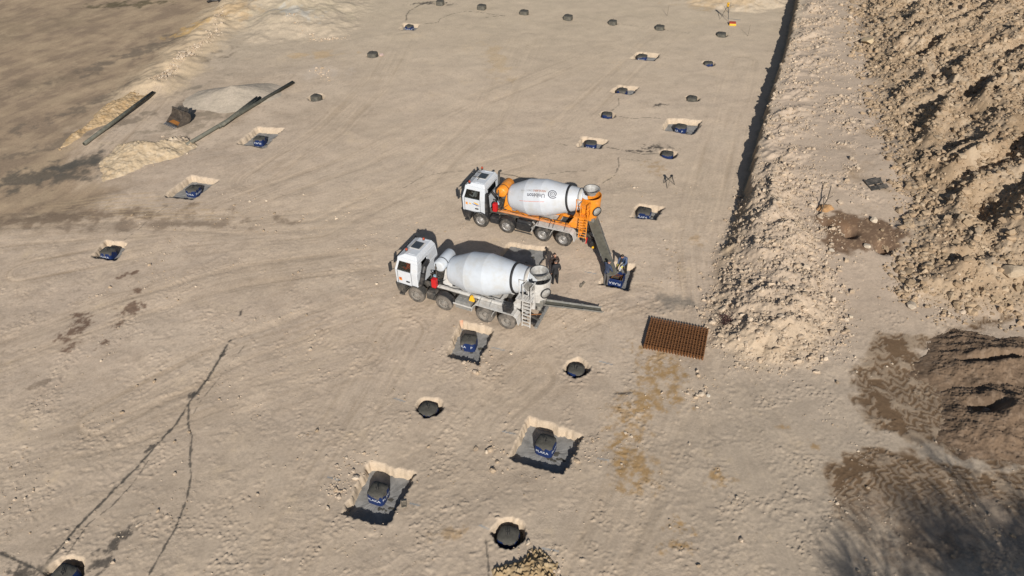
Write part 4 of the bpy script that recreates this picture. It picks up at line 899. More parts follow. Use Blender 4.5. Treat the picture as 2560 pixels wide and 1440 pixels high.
def extra_orange(root, A):
    cb = A['cx0']
    e = MB(); e.tube([(cb-.1, -.95, 1.2), (cb-.1, -.95, 3.0), (cb-.14, -.95, 3.12), (cb-.26, -.95, 3.2)], .07, 12); e.build('exhaust_stack', M['dark'], root)
    e = MB(); e.hexa([(cb-.22, .75, 1.0), (cb-.02, .75, 1.0), (cb-.02, 1.2, 1.0), (cb-.22, 1.2, 1.0), (cb-.16, .82, 2.5), (cb-.02, .82, 2.5), (cb-.02, 1.1, 2.5), (cb-.16, 1.1, 2.5)]); e.build('air_deflector', M['black'], root, bevel=.03)
    e = MB(); e.tube([(cb-.3, -.2, 1.5), (cb-.3, .2, 2.0), (cb-.12, .3, 2.3)], .09, 10); e.build('intake_hose', M['black'], root)
    # roof rack bar over the windscreen and air horns
    e = MB(); x1 = A['cx1']-.22; e.tube([(x1, -1.0, 2.95), (x1, 1.0, 2.95)], .035, 8)
    for yy in (-.95, -.3, .3, .95): e.tube([(x1, yy, 2.95), (x1-.05, yy, 2.8)], .025)
    e.build('light_bar', M['black'], root)
    e = MB()
    for yy in (.15, -.45): e.cyl((x1-.1, yy, 3.05), (x1-.55, yy+.05, 3.07), .03, .02, n=8); e.cyl((x1-.3, yy, 2.95), (x1-.3, yy, 3.06), .015, n=6)
    e.tube([(x1-.62, .55, 3.08), (x1-.62, .0, 3.08)], .02); e.build('air_horns', M['dark'], root)
    # painted squiggle and sticker on the door
    y_ = 1.19+.014
    def dab(nm, m_, pts):
        q = MB(); q.add([(a, y_-.035*(a-A['cx0']-.2)/1.4, b) for a, b in pts], [tuple(range(len(pts)))]); q.build(nm, m_, root)
    dab('door_marking', M['yellow'], [(5.75, 1.66), (5.9, 1.76), (6.12, 1.8), (6.18, 1.74), (5.98, 1.67)]); dab('door_marking', M['inkblue'], [(5.66, 1.58), (5.95, 1.65), (6.25, 1.69), (6.25, 1.65), (6.0, 1.58)])
    dab('door_marking', M['yellow'], [(6.33, 1.6), (6.4, 1.69), (6.5, 1.67), (6.47, 1.58)]); dab('door_marking', M['yellow'], [(5.8, 1.54), (5.95, 1.57), (5.97, 1.53)])
    dab('door_sticker', M['orange'], [(6.6, 1.52), (6.74, 1.52), (6.74, 1.7), (6.6, 1.7)])
    hx = -1.42+A['dx']; tx, ty = to_local(A, *G(1532, 680, .72)); chute_obj(root, (hx-.1, -.0, 1.95), (tx, ty, .62), .7, M['chute'], 3)
    # rear lamp box, hoses and folded bumper
    e = MB(); e.beam((-1.0, .3, .8), (-1.9, .75, .75), .12, .1); e.beam((-1.2, -.9, .55), (-1.25, .9, .55), .12, .14); e.build('rear_bumper', M['dark'], root)
    e = MB(); e.box(-2.15, -1.75, .78, 1.12, .3, .78); e.build('lamp_box', M['black'], root, bevel=.03)
    e = MB(); e.cyl((-1.95, 1.13, .42), (-1.95, 1.2, .42), .07, n=10); e.build('rear_lamp', M['yellow'], root)
    e = MB()
    for i in range(5): e.tube([(-1.0-.05*i, .4-.1*i, 1.9), (-1.25-.06*i, .55-.05*i, 1.3), (-1.35-.05*i, .3, .9), (-1.1, .1, .75)], .022)
    e.build('hydraulic_hoses', M['black'], root)
    e = MB(); e.beam((-1.45, 1.05, .5), (-1.5, 1.05, .95), .08, .06); e.build('tail_lamp', M['red'], root)
def extra_white(root, A):
    cb = A['cx0']
    e = MB(); e.tube([(cb-.15, .2, 2.35), (cb-.2, .62, 2.3), (cb-.22, .85, 2.0), (cb-.18, .95, 1.55), (cb-.05, 1.02, 1.2)], .15, 12); e.build('air_duct', M['black'], root)
    e = MB(); e.hexa([(2.0, .95, 1.15), (2.34, .95, 1.15), (2.34, 1.1, 1.15), (2.0, 1.1, 1.15), (2.1, .95, 1.5), (2.24, .95, 1.5), (2.24, 1.1, 1.5), (2.1, 1.1, 1.5)]); e.build('wheel_chock', M['yellow'], root, bevel=.02)
    e = MB(); e.box(-.28, .22, .78, 1.2, 1.16, 1.6); e.box(-.24, .18, .82, 1.16, 1.6, 1.66); e.build('tool_box', M['black'], root, bevel=.04)
    y_ = 1.19+.014
    e = MB(); a0 = A['cx1']-.42; e.add([(a0, y_-.03, 1.3), (a0+.2, y_-.04, 1.3), (a0+.2, y_-.04, 1.52), (a0, y_-.03, 1.52)], [(0, 1, 2, 3)]); e.build('door_sticker', M['orange'], root)
    e = MB(); e.add([(a0+.03, y_-.028, 1.4), (a0+.17, y_-.036, 1.4), (a0+.17, y_-.036, 1.5), (a0+.03, y_-.028, 1.5)], [(0, 1, 2, 3)]); e.build('door_sticker', M['casered'], root)
    # catch apron under the hopper
    e = MB()
    for i in range(16):
        a0, a1 = math.pi/2+.0+math.pi*1.0*i/16-.1, math.pi/2+math.pi*1.0*(i+1)/16-.1
        P_ = lambda a, r_, z_: (-1.36+r_*math.cos(a), r_*math.sin(a), z_)
        e.hexa([P_(a0, .34, 1.8), P_(a0, .38, 1.8), P_(a1, .38, 1.8), P_(a1, .34, 1.8), P_(a0, .58, 3.0), P_(a0, .62, 3.0), P_(a1, .62, 3.0), P_(a1, .58, 3.0)])
    e.build('catch_apron', M['crust'], root)
    tx, ty = to_local(A, *G(1505, 773, .36)); chute_obj(root, (-1.5, -.2, 1.42), (tx, ty, .36), .52, M['chute'], 3)
    sx, sy = to_local(A, *G(1420, 735, 1.0)); e = MB(); e.tube([(-1.05, .5, .85), (-1.7, .35, 1.0)], .035); e.build('support_strut', M['rust'], root)
    # folded-down underrun bar on two arms
    b0 = to_local(A, *G(1339, 820, .35)); b1 = to_local(A, *G(1371, 762, .42)); e = MB(); e.beam((*b0, .35), (*b1, .42), .16, .14)
    e.build('underrun_bar', M['grey'], root, bevel=.015)
    e = MB(); d = Vector(b1)-Vector(b0); q0 = Vector(b0)+d*.3; q1 = Vector(b0)+d*.68; e.beam((-.85, .45, .85), (q0.x, q0.y, .4), .09, .09); e.build('bar_arm', M['dark'], root); e = MB(); e.beam((-.85, -.2, .85), (q1.x, q1.y, .4), .09, .09); e.build('bar_arm', M['dark'], root)
    e = MB(); q = to_local(A, *G(1336, 806, .3)); e.box(q[0]-.2, q[0]+.15, q[1]-.18, q[1]+.18, .25, .42); e.build('lamp_box', M['black'], root, bevel=.02)
TA = dict(w4=(3.24, 38.45), f=(-.9160, .4011), ax=[0, 1.39, 3.87, 5.7], cx0=5.4, cx1=6.98, rearpanel=.34, rearwin=(-.72, .62, 2.08, 2.56), rearframe=True, hatch=.62, beacons=[(6.5, .95), (6.5, -.95)],
  acc=M['orange'], dx=.12, dz=.22, lx=-1.0, lz=3.3, lz0=.95, orange=True, dusty=False, rim=['rim', 'rim'], drum='drum', print=True, redx=4.72, extra=extra_orange,
  label='orange trimmed mixer truck with a printed white drum, pouring down its long chute')
TB = dict(w4=(-.34, 30.71), f=(-.9057, .4239), ax=[0, 1.35, 3.9, 5.69], cx0=5.5, cx1=6.95, rearpanel=.42, rearwin=(.0, .62, 2.08, 2.52), rearframe=True, hatch=.6, beacons=[(6.42, .55), (6.05, -.72)],
  acc=M['greywhite'], dx=.0, dz=.0, lx=-.95, lz=3.25, lz0=.62, orange=False, dusty=True, rim=['rimdusty', 'rimdusty'], drum='drum2', print=False, redx=4.5, extra=extra_white,
  label='all-white dusty mixer truck with a plain drum, parked nearer the picture bottom')
for A_ in (TA, TB):
    n_ = math.hypot(*A_['f']); A_['f'] = (A_['f'][0]/n_, A_['f'][1]/n_)
M['flt'] = mat('filter_blue', (.3, .42, .5), .5)
mixer(TA); mixer(TB)
# ================================================================ people
def person(label, loc, rz, jac, tro, shoe, hair, pose, gloves=None, scale=1.0, group=None, legs=True, stripe=None):
    """one continuous skinned body; pose moves named joints (x right, y forward, z up, metres)"""
    J = dict(pelvis=(0, 0, .93), waist=(0, .01, 1.08), chest=(0, .0, 1.30), neck=(0, .015, 1.47), jaw=(0, .045, 1.56), head=(0, .04, 1.65), crown=(0, .03, 1.73), nose=(0, .145, 1.62),
             hipL=(-.1, 0, .88), kneeL=(-.11, .02, .49), ankL=(-.115, 0, .09), heelL=(-.115, -.05, .05), toeL=(-.14, .17, .035), hipR=(.1, 0, .88), kneeR=(.11, .02, .49), ankR=(.115, 0, .09), heelR=(.115, -.05, .05), toeR=(.14, .17, .035),
             shL=(-.19, 0, 1.41), elL=(-.25, -.02, 1.13), wrL=(-.25, .06, .89), shR=(.19, 0, 1.41), elR=(.25, -.02, 1.13), wrR=(.25, .06, .89))
    J.update(pose)
    R = dict(pelvis=.145, waist=.14, chest=.165, neck=.06, jaw=.075, head=.098, crown=.07, nose=.018, hipL=.105, kneeL=.072, ankL=.05, heelL=.04, toeL=.035, hipR=.105, kneeR=.072, ankR=.05, heelR=.04, toeR=.035, shL=.085, elL=.06, wrL=.042, shR=.085, elR=.06, wrR=.042)
    E_ = [('pelvis', 'waist'), ('waist', 'chest'), ('chest', 'neck'), ('neck', 'jaw'), ('jaw', 'head'), ('head', 'crown'), ('head', 'nose'), ('chest', 'shL'), ('shL', 'elL'), ('elL', 'wrL'), ('chest', 'shR'), ('shR', 'elR'), ('elR', 'wrR')]
    for s in 'LR':
        if legs: E_ += [('pelvis', 'hip'+s), ('hip'+s, 'knee'+s), ('knee'+s, 'ank'+s), ('ank'+s, 'heel'+s), ('ank'+s, 'toe'+s)]
        el, wr = Vector(J['el'+s]), Vector(J['wr'+s]); d = (wr-el).normalized(); sd_ = -1 if s == 'L' else 1
        fw = Vector(J.get('palm'+s, (0, .6, -.3))).normalized(); acr = d.cross(fw).normalized(); 
        J['palm_'+s] = tuple(wr+d*.065); R['palm_'+s] = .036; E_.append(('wr'+s, 'palm_'+s)); base = wr+d*.08
        for k_, (off, ln) in enumerate(((-.03, .062), (-.01, .074), (.01, .07), (.03, .055))):
            a = base+acr*off; b = a+d*ln*.6; c = b+(d*.55+fw*.75).normalized()*ln*.6
            for nm, q, r_ in (('a', a, .011), ('b', b, .0095), ('c', c, .008)): J['f%s%d%s' % (s, k_, nm)] = tuple(q); R['f%s%d%s' % (s, k_, nm)] = r_
            E_ += [('palm_'+s, 'f%s%da' % (s, k_)), ('f%s%da' % (s, k_), 'f%s%db' % (s, k_)), ('f%s%db' % (s, k_), 'f%s%dc' % (s, k_))]
        a = wr+d*.035+acr*.04*(-sd_)+fw*.012; b = a+(d*.6+acr*(-sd_)*.5+fw*.3).normalized()*.05
        J['th'+s+'a'] = tuple(a); J['th'+s+'b'] = tuple(b); R['th'+s+'a'] = .012; R['th'+s+'b'] = .009; E_ += [('palm_'+s, 'th'+s+'a'), ('th'+s+'a', 'th'+s+'b')]
    names = ['pelvis']+[n for n in J if n != 'pelvis' and any(n in e for e in E_)]; ix = {n: i for i, n in enumerate(names)}
    me = bpy.data.meshes.new('body'); me.from_pydata([J[n] for n in names], [(ix[a], ix[b]) for a, b in E_], [])
    o = bpy.data.objects.new('tmp', me); COL.objects.link(o); m_ = o.modifiers.new('skin', 'SKIN'); m_.use_smooth_shade = True
    for i, n in enumerate(names):
        sv = me.skin_vertices[0].data[i]; sv.radius = (R[n], R[n]*(.78 if n in ('pelvis', 'waist', 'chest') else 1)); sv.use_root = n == 'pelvis'
    o.modifiers.new('sub', 'SUBSURF').levels = 2
    bm_ = bpy.data.meshes.new_from_object(o.evaluated_get(bpy.context.evaluated_depsgraph_get())); bpy.data.objects.remove(o)
    mats = [M['skin'], M[jac], M[tro], M[shoe], M[gloves] if gloves else M['skin'], M[stripe] if stripe else M[tro]]
    def cls(p):
        best = (9, None)
        for a, b in E_:
            A_, B_ = Vector(J[a]), Vector(J[b]); e = B_-A_; t_ = max(0, min(1, (p-A_).dot(e)/max(e.length_squared, 1e-9))); dd = (p-A_-e*t_).length/((R[a]+R[b])/2)**.5
            if dd < best[0]: best = (dd, (a, b))
        a, b = best[1]
        if b[:2] in ('el', 'wr', 'sh') or b in ('chest', 'waist') or (a == 'chest' and b == 'neck' and (p-Vector(J['neck'])).length > .035): return 1
        if b.startswith('hip') and p.z > J['pelvis'][2]-.06: return 1
        if b.startswith('knee') or b.startswith('hip'): return 5 if (stripe and b.endswith('R')) else 2
        if b.startswith('ank'): return 5 if (stripe and b.endswith('R')) else 2
        if b.startswith('toe') or b.startswith('heel'): return 3
        if b[0] in 'pf' or b[:2] == 'th': return 4 if b != 'pelvis' else 1
        return 0
    for m1 in mats: bm_.materials.append(m1)
    for p in bm_.polygons: p.material_index = cls(p.center); p.use_smooth = True
    bm_.name = 'person'; ob = bpy.data.objects.new('person', bm_); COL.objects.link(ob); ob.location = loc; ob.rotation_euler = (0, 0, rz); ob.scale = (scale,)*3
    tag(ob, label, 'person', group)
    hd, cr, ns = Vector(J['head']), Vector(J['crown']), Vector(J['nose']); fw = (ns-hd).normalized(); up = (cr-hd).normalized(); sdv = fw.cross(up).normalized()
    h = MB(); vs = []; N1, N2 = 16, 7
    for j in range(N2+1):
        ph = j/N2*1.75
        for i in range(N1):
            t_ = 2*math.pi*i/N1; f_ = math.cos(t_); lim = ph*(1.0-.42*max(0, f_)); vs.append(hd-fw*.012+(sdv*math.sin(t_)*math.sin(lim)*.098+fw*f_*math.sin(lim)*.108+up*(math.cos(lim)*.118)))
    h.add(vs, [(j*N1+i, j*N1+(i+1) % N1, (j+1)*N1+(i+1) % N1, (j+1)*N1+i) for j in range(N2) for i in range(N1)], True); h.build('hair', M[hair], ob)
    f = MB()
    for s in (-1, 1): f.lathe(hd+fw*.088+sdv*s*.034+up*.012, fw, [(0, .014), (.008, .009), (.01, 0)], 8)
    f.build('eyes', M['ink'], ob)
    f = MB(); f.box(-.025, .025, -.004, .004, -.004, .004, Matrix.Translation(hd+fw*.093-up*.055) @ Matrix((sdv, fw, up)).transposed().to_4x4()); f.build('mouth', M['casered'], ob)
    f = MB()
    for s in (-1, 1): f.lathe(hd+sdv*s*.09-fw*.0, sdv*s, [(0, .028), (.014, .03), (.02, .012), (.02, 0)], 8)
    f.build('ears', M['skin'], ob)
    return ob
def face_to(dx, dy): return math.atan2(dy, dx)-math.pi/2
# two men talking behind the white truck
px, py = G(1389, 711); person('man in black jacket and trousers seen from behind, nearest the white truck hopper', (px, py, .0), face_to(-.35, .93), 'jblack', 'tblack', 'shoe', 'hairgrey', dict(elR=(.27, .0, 1.12), wrR=(.3, .12, .92), hipL=(-.1, 0, .88), ankL=(-.15, .06, .09), toeL=(-.2, .22, .035), kneeL=(-.13, .05, .49), heelL=(-.15, .0, .05)), scale=1.0)
px, py = G(1385, 692); person('man in dark brown jacket standing behind the man in black', (px, py, 0), face_to(.25, -.97), 'jbrown', 'tblack', 'shoe', 'hair', dict(elL=(-.28, .0, 1.14), wrL=(-.12, .17, 1.08), elR=(.28, 0, 1.14), wrR=(.14, .18, 1.06), head=(.01, .05, 1.65), nose=(-.01, .155, 1.61)), scale=1.0)
# two workers at the open box
px, py = G(1514, 712, -.44); person('worker in navy jacket and grey trousers standing left of the blue box', (px, py, -.44), face_to(.75, .66), 'jnavy', 'tgrey', 'shoe', 'hairgrey',
  dict(chest=(0, .05, 1.3), neck=(0, .1, 1.46), jaw=(0, .15, 1.54), head=(0, .16, 1.62), crown=(0, .17, 1.71), nose=(0, .26, 1.57), shL=(-.19, .06, 1.4), shR=(.19, .06, 1.4), elR=(.26, .14, 1.12), wrR=(.2, .3, .92), elL=(-.25, .2, 1.14), wrL=(-.16, .42, 1.1)), gloves='glove', scale=1.02)
px, py = G(1558, 686, -.44); person('worker in blue padded jacket bending over the blue box, right of the chute', (px, py, -.44), face_to(-.62, -.78), 'jblue', 'tblack', 'shoe', 'hair',
  dict(pelvis=(0, -.06, .93), waist=(0, .0, 1.08), chest=(0, .12, 1.27), neck=(0, .23, 1.4), jaw=(0, .3, 1.46), head=(0, .33, 1.53), crown=(0, .37, 1.61), nose=(0, .42, 1.46), shL=(-.19, .14, 1.36), shR=(.19, .14, 1.36), elL=(-.25, .26, 1.1), wrL=(-.16, .42, .95), elR=(.26, .22, 1.1), wrR=(.2, .42, .95),
       hipR=(.1, -.04, .88), kneeR=(.13, .2, .58), ankR=(.12, .32, .2), heelR=(.12, .27, .16), toeR=(.13, .47, .14), hipL=(-.1, -.06, .88), kneeL=(-.11, -.04, .49), ankL=(-.12, -.12, .09), heelL=(-.12, -.17, .05), toeL=(-.14, .05, .035)), gloves='glove', stripe='tstripe', scale=1.02)
# drivers on their seats
def seat_in(A, lx, ly, lz, label, jac):
    f_ = Vector(A['f']); l_ = Vector((-f_.y, f_.x)); o = Vector(A['w4'])-l_*1.22+f_*lx+l_*ly
    return person(label, (o.x, o.y, lz-.8), face_to(f_.x, f_.y), jac, 'tblack', 'shoe', 'hair', dict(hipL=(-.1, .05, .86), kneeL=(-.13, .42, .9), ankL=(-.13, .5, .5), heelL=(-.13, .46, .46), toeL=(-.13, .66, .44), hipR=(.1, .05, .86), kneeR=(.13, .42, .9), ankR=(.13, .5, .5), heelR=(.13, .46, .46), toeR=(.13, .66, .44), elL=(-.28, .1, 1.12), wrL=(-.18, .38, 1.16), elR=(.28, .1, 1.12), wrR=(.18, .38, 1.16)), scale=.93)
seat_in(TB, 6.2, .72, 1.8, 'driver in a bright orange vest behind the door window of the white truck', 'vest')
seat_in(TA, 6.2, .72, 1.82, 'driver in a pale shirt behind the door window of the orange trimmed truck', 'shirt')

# ================================================================ steel, pipes, tools and scrap on the ground
# rusty mats in a stack
q = [Vector((*G(1629, 796, .25), 0)), Vector((*G(1770, 823, .25), 0)), Vector((*G(1757, 893, .2), 0)), Vector((*G(1611, 863, .2), 0))]
ctr = sum(q, Vector())/4; ex = ((q[1]-q[0])+(q[2]-q[3])).normalized(); ey = Vector((-ex.y, ex.x, 0)); lx = ((q[1]-q[0]).length+(q[2]-q[3]).length)/2; ly = ((q[0]-q[3]).length+(q[1]-q[2]).length)/2
def mat_mesh(seed):
    r_ = random.Random(seed); m_ = MB(); nx_, ny_ = 21, 15
    for i in range(nx_):
        xx = -lx/2+lx*i/(nx_-1)+r_.uniform(-.004, .004); m_.cyl((xx, -ly/2-.07, .02), (xx+r_.uniform(-.006, .006), ly/2+.07, .02), .032, n=5, smooth=False)
    for j in range(ny_):
        yy = -ly/2+ly*j/(ny_-1)+r_.uniform(-.02, .02); m_.cyl((-lx/2-.05, yy, .045), (lx/2+.05, yy+r_.uniform(-.02, .02), .045), .009, n=5, smooth=False)
    return m_
base = mat_mesh(1).build('rebar_mat', M['rust']); base2 = mat_mesh(2).build('rebar_mat', M['rust']); g0 = ground_z(ctr.x, ctr.y)
MATS = [base, base2]+[None]*5
for i in range(5):
    o = MATS[i] or (base if i % 2 == 0 else base2).copy()
    if MATS[i] is None: COL.objects.link(o)
    o.location = (ctr.x+RNG.uniform(-.006, .006), ctr.y+RNG.uniform(-.02, .02), g0+.01+i*.062); o.rotation_euler = (0, 0, math.atan2(ex.y, ex.x)+RNG.uniform(-.003, .003))
    tag(o, 'rusty steel rebar mat lying in the flat stack beside the rubble slope' if i < 4 else 'uppermost rusty rebar mat of the flat stack beside the rubble slope', 'rebar mat', 'rusty rebar mats in the stack')
def pipe(p0, p1, r_, label, lift=0., name='pipe'):
    a = Vector((*G(*p0), 0)); b = Vector((*G(*p1), 0)); lift += max(0, max(ground_z(*(a.lerp(b, k/9)).xy)-ground_z(a.x, a.y)*(1-k/9)-ground_z(b.x, b.y)*k/9 for k in range(10)))*.8; a.z = ground_z(a.x, a.y)+r_+lift; b.z = ground_z(b.x, b.y)+r_+lift; m_ = MB(); d = (b-a).normalized(); L_ = (b-a).length
    m_.lathe(a, d, [(0, r_*.8), (0, r_), (L_, r_), (L_, r_*.8), (.05, r_*.8)], 14); o = m_.build(name, M['pipe']); return tag(o, label, 'pipe', 'grey pipes lying on the dirt')
pipe((212, 364), (386, 241), .15, 'single grey pipe lying along the orange dirt ridge')
pipe((466, 369), (733, 210), .15, 'longest grey pipe, reaching past the pale sand heap')
pipe((548, 323), (644, 249), .13, 'short grey pipe resting left beside the longest pipe', .03)
pipe((556, 321), (652, 251), .13, 'short grey pipe wedged between the two other pipes of the bundle', .1)
# excavator bucket
bx, by = G(452, 306); root = empty('excavator_bucket', (bx, by, ground_z(bx, by)), math.radians(232), 'worn excavator bucket with bright teeth lying in front of the pale sand heap', 'bucket'); root.scale = (1.1,)*3
pr = [(.78, .06), (.2, .0), (-.25, .06), (-.5, .3), (-.52, .62), (-.36, .86), (-.1, .98)]; W2 = .72
m_ = MB(); m_.strip(pr[::-1], -W2, W2, .04); bo = m_.build('shell', M['bucket'], root)
for s in (-1, 1):
    m_ = MB(); m_.prism(pr+[(.1, .6)], s*W2-.025, s*W2+.025); m_.build('side_plate', M['bucket'], root)
m_ = MB(); m_.box(.15, .7, -W2+.03, W2-.03, .05, .075); m_.build('floor_plate', M['bucketrust'], root)
for i in range(6):
    yy = -W2+.1+i*(2*W2-.2)/5; m_ = MB(); m_.hexa([(.74, yy-.06, .0), (1.02, yy-.03, .03), (1.02, yy+.03, .03), (.74, yy+.06, .0), (.74, yy-.06, .12), (1.02, yy-.03, .06), (1.02, yy+.03, .06), (.74, yy+.06, .12)]); m_.build('tooth', M['chrome'], root)
for s in (-.25, .25):
    m_ = MB(); m_.prism([(-.5, .5), (-.75, .75), (-.7, 1.0), (-.4, 1.1), (-.2, 1.0)], s-.03, s+.03); m_.build('mounting_ear', M['dark'], root)
m_ = MB(); m_.cyl((-.1, -W2, .98), (-.1, W2, .98), .07, n=10); m_.cyl((-.55, -.3, .88), (-.55, .3, .88), .06, n=10); m_.build('crossbar', M['bucket'], root)
# surveyor's tripod with instrument
def tripod(name, loc, h, sp, label, cat, inst):
    r_ = empty(name, loc, .3, label, cat)
    for k in range(3):
        a = k*2*math.pi/3+.5; m_ = MB(); ft = Vector((sp*math.cos(a), sp*math.sin(a), 0)); tp = Vector((.06*math.cos(a), .06*math.sin(a), h)); md = ft.lerp(tp, .5); q = Vector((-math.sin(a), math.cos(a), 0))*.03
        m_.cyl(tp+q, md+q*.6, .025, n=6); m_.cyl(tp-q, md-q*.6, .025, n=6); m_.cyl(md+(tp-md)*.15, ft, .025, .012, n=6); m_.build('leg', M['dark'], r_)
    m_ = MB(); m_.cyl((0, 0, h-.02), (0, 0, h+.06), .11, n=12); m_.build('tripod_head', M['black'], r_)
    if inst:
        m_ = MB(); m_.cyl((0, 0, h+.06), (0, 0, h+.12), .1, n=12); m_.box(-.11, -.07, -.07, .07, h+.12, h+.42); m_.box(.07, .11, -.07, .07, h+.12, h+.42); m_.box(-.07, .07, -.08, .08, h+.2, h+.38); m_.box(-.11, .11, -.06, .06, h+.42, h+.45); m_.build('survey_instrument', M['yellow'], r_, bevel=.01)
        m_ = MB(); m_.cyl((0, -.14, h+.3), (0, .14, h+.3), .045, n=10); m_.build('telescope', M['black'], r_)
    return r_
sx_, sy_ = G(1814, 50); tripod('survey_tripod', (sx_, sy_, ground_z(sx_, sy_)), 1.35, .62, 'standing survey tripod carrying a yellow instrument at the far bank', 'tripod', True)
# folded tripod lying / standing low on the pad
fx, fy = G(1672, 466); r_ = empty('folded_tripod', (fx, fy, ground_z(fx, fy)), 0, 'low black and pale tripod left on the pad above the orange truck chute', 'tripod')
pts = [G(1668, 471), G(1687, 461), G(1659, 457)]; tp = Vector((G(1677, 437, .0)[0]-fx, G(1677, 437, .0)[1]-fy, 0)); H_ = .8; tp = Vector((.12, .1, H_))
for k, (a, b) in enumerate(pts): m_ = MB(); m_.cyl(tp, (a-fx, b-fy, 0), .035, .02, n=6); m_.cyl(tp+Vector((.05, 0, 0)), ((a-fx)*.5+tp.x*.5, (b-fy)*.5+tp.y*.5, H_/2), .028, n=6); m_.build('leg', M['wood'] if k == 0 else M['dark'], r_)
m_ = MB(); m_.cyl(tp-Vector((0, 0, .03)), tp+Vector((0, 0, .07)), .1, n=10); m_.build('tripod_head', M['black'], r_)
cx_, cy_ = G(1831, 63); m_ = MB(); r_ = empty('instrument_case', (cx_, cy_, ground_z(cx_, cy_)), -.15, 'open orange and red instrument case on the ground below the survey tripod', 'case')
m_.box(-.34, .34, -.22, .22, 0, .2); m_.build('case_body', M['yellow'], r_, bevel=.03); m_ = MB(); m_.box(-.33, .33, -.05, .42, .2, .26); m_.box(-.3, .3, -.2, .0, .2, .215); m_.build('case_lid', M['casered'], r_, bevel=.02)
for (b, t_, nm, lab) in [((1869.5, 91), 64, 'survey_stake', 'thin survey stake standing right of the orange case'), ((1822, 33), 7, 'survey_stake', 'thin survey pole standing behind the yellow instrument'), ((1668, 40), 10, 'survey_stake', 'thin survey stake standing above the far row of blocks')]:
    a = G(*b); m_ = MB(); m_.cyl((0, 0, -.05), (.05, 0, 1.15), .022, .018, n=6); tag(m_.build(nm, M['wood'], loc=(a[0], a[1], ground_z(*a))), lab, 'stake', 'survey stakes on the far pad')
a, b = G(1819, 47.5), G(1852, 50.5); m_ = MB(); m_.beam((0, 0, .03), (b[0]-a[0], b[1]-a[1], .03), .06, .03); tag(m_.build('levelling_staff', M['grey'], loc=(a[0], a[1], ground_z(*a))), 'grey staff lying flat beside the survey tripod', 'staff')
# grate, plank, stick, small frame, scrap
gx, gy = G(2177, 502); gz = ground_z(gx, gy); r_ = empty('broken_pallet', (gx, gy, gz+.08), .35, 'grey ribbed pallet lying half buried at the foot of the rubble hill', 'pallet'); r_.rotation_euler = (.2, -.12, .15); r_.scale = (.8,)*3
for i in range(8):
    if i == 3: continue
    m_ = MB(); y0 = -.62+i*.165; m_.box(-.75, .75 if i < 4 else .25+.06*i, y0, y0+.09, .1, .17); m_.build('board', M['dark'], r_)
for xx in (-.68, .0, .55): m_ = MB(); m_.box(xx-.05, xx+.05, -.62, .64, 0, .1); m_.build('bearer', M['dark'], r_)
bx, by = G(2055, 553); m_ = MB(); r_ = empty('clay_lump', (bx, by, ground_z(bx, by)), .2, 'orange clay lump with a crooked branch above the brown soil patch', 'lump')
v_ = []; bmx = bmesh.new(); bmesh.ops.create_icosphere(bmx, subdivisions=3, radius=.5)
for vv in bmx.verts: vv.co = Vector((vv.co.x*1.1, vv.co.y*.7, vv.co.z*.5))*(1+.2*math.sin(vv.co.x*9)*math.cos(vv.co.y*8))
me = bpy.data.meshes.new('lump'); bmx.to_mesh(me); bmx.free(); link('clay', me, mat('orange_clay', (.38, .22, .1), .9, bump=.5), r_)
m_ = MB(); m_.tube([(-.7, -.55, .05), (-.3, -.1, .35), (.2, .35, .5), (.7, 1.0, .7), (.95, 1.35, .8)], .035); m_.tube([(-.3, -.1, .35), (.0, .5, .55)], .025); m_.tube([(.2, .35, .5), (.6, .45, .62)], .02); m_.build('branch', M['bark'], r_)
bx, by = G(1010, 1263); m_ = MB(); m_.box(-.12, .12, -.17, -.13, 0, .06); m_.box(-.12, .12, .13, .17, 0, .06); m_.box(-.12, -.09, -.13, .13, 0, .06); m_.box(.09, .12, -.13, .13, 0, .06); m_.box(-.09, .09, -.13, .13, 0, .02)
tag(m_.build('wooden_frame', M['wood'], loc=(bx, by, ground_z(bx, by)+.01), rz=.15), 'tiny rectangular wooden frame on the rim of the nearest rectangular pit', 'frame')
bx, by = G(1455, 713); m_ = MB(); m_.beam((-.12, -.25, .03), (.16, .22, .06), .1, .05); m_.beam((.02, .02, .06), (.2, .2, .05), .06, .04); m_.beam((-.1, -.2, .03), (-.02, .0, .08), .14, .04)
tag(m_.build('scrap_board', M['wood'], loc=(bx, by, ground_z(bx, by))), 'small grey scrap board between the white truck chute and the blue box', 'board')
bx, by = G(538, 6); m_ = MB(); m_.tube([(-.9, 0, .12), (-.5, .35, .14), (.2, .4, .12), (.8, .1, .15), (.5, -.25, .1)], .11, 8); tag(m_.build('rubber_hose', M['black'], loc=(bx, by, ground_z(bx, by))), 'short black hose dumped at the top edge by the dirt track', 'hose')
bx, by = G(1817, 812); m_ = MB()
for i in range(60):
    a = RNG.uniform(0, 6.28); e = RNG.uniform(.1, 1.2); L_ = RNG.uniform(.25, .65); p0 = Vector((RNG.normal(0, .22), RNG.normal(0, .2), 0)); m_.tube([p0, p0+Vector((math.cos(a)*math.cos(e), math.sin(a)*math.cos(e), math.sin(e)))*L_*.6, p0+Vector((math.cos(a+.5)*math.cos(e), math.sin(a+.5)*math.cos(e), math.sin(e)*.8))*L_], .012, 4)
tag(m_.build('dead_bush', M['brush'], loc=(bx, by, ground_z(bx, by)-.03)), 'dark reddish dry bush on the rubble edge right of the rebar stack', 'bush')

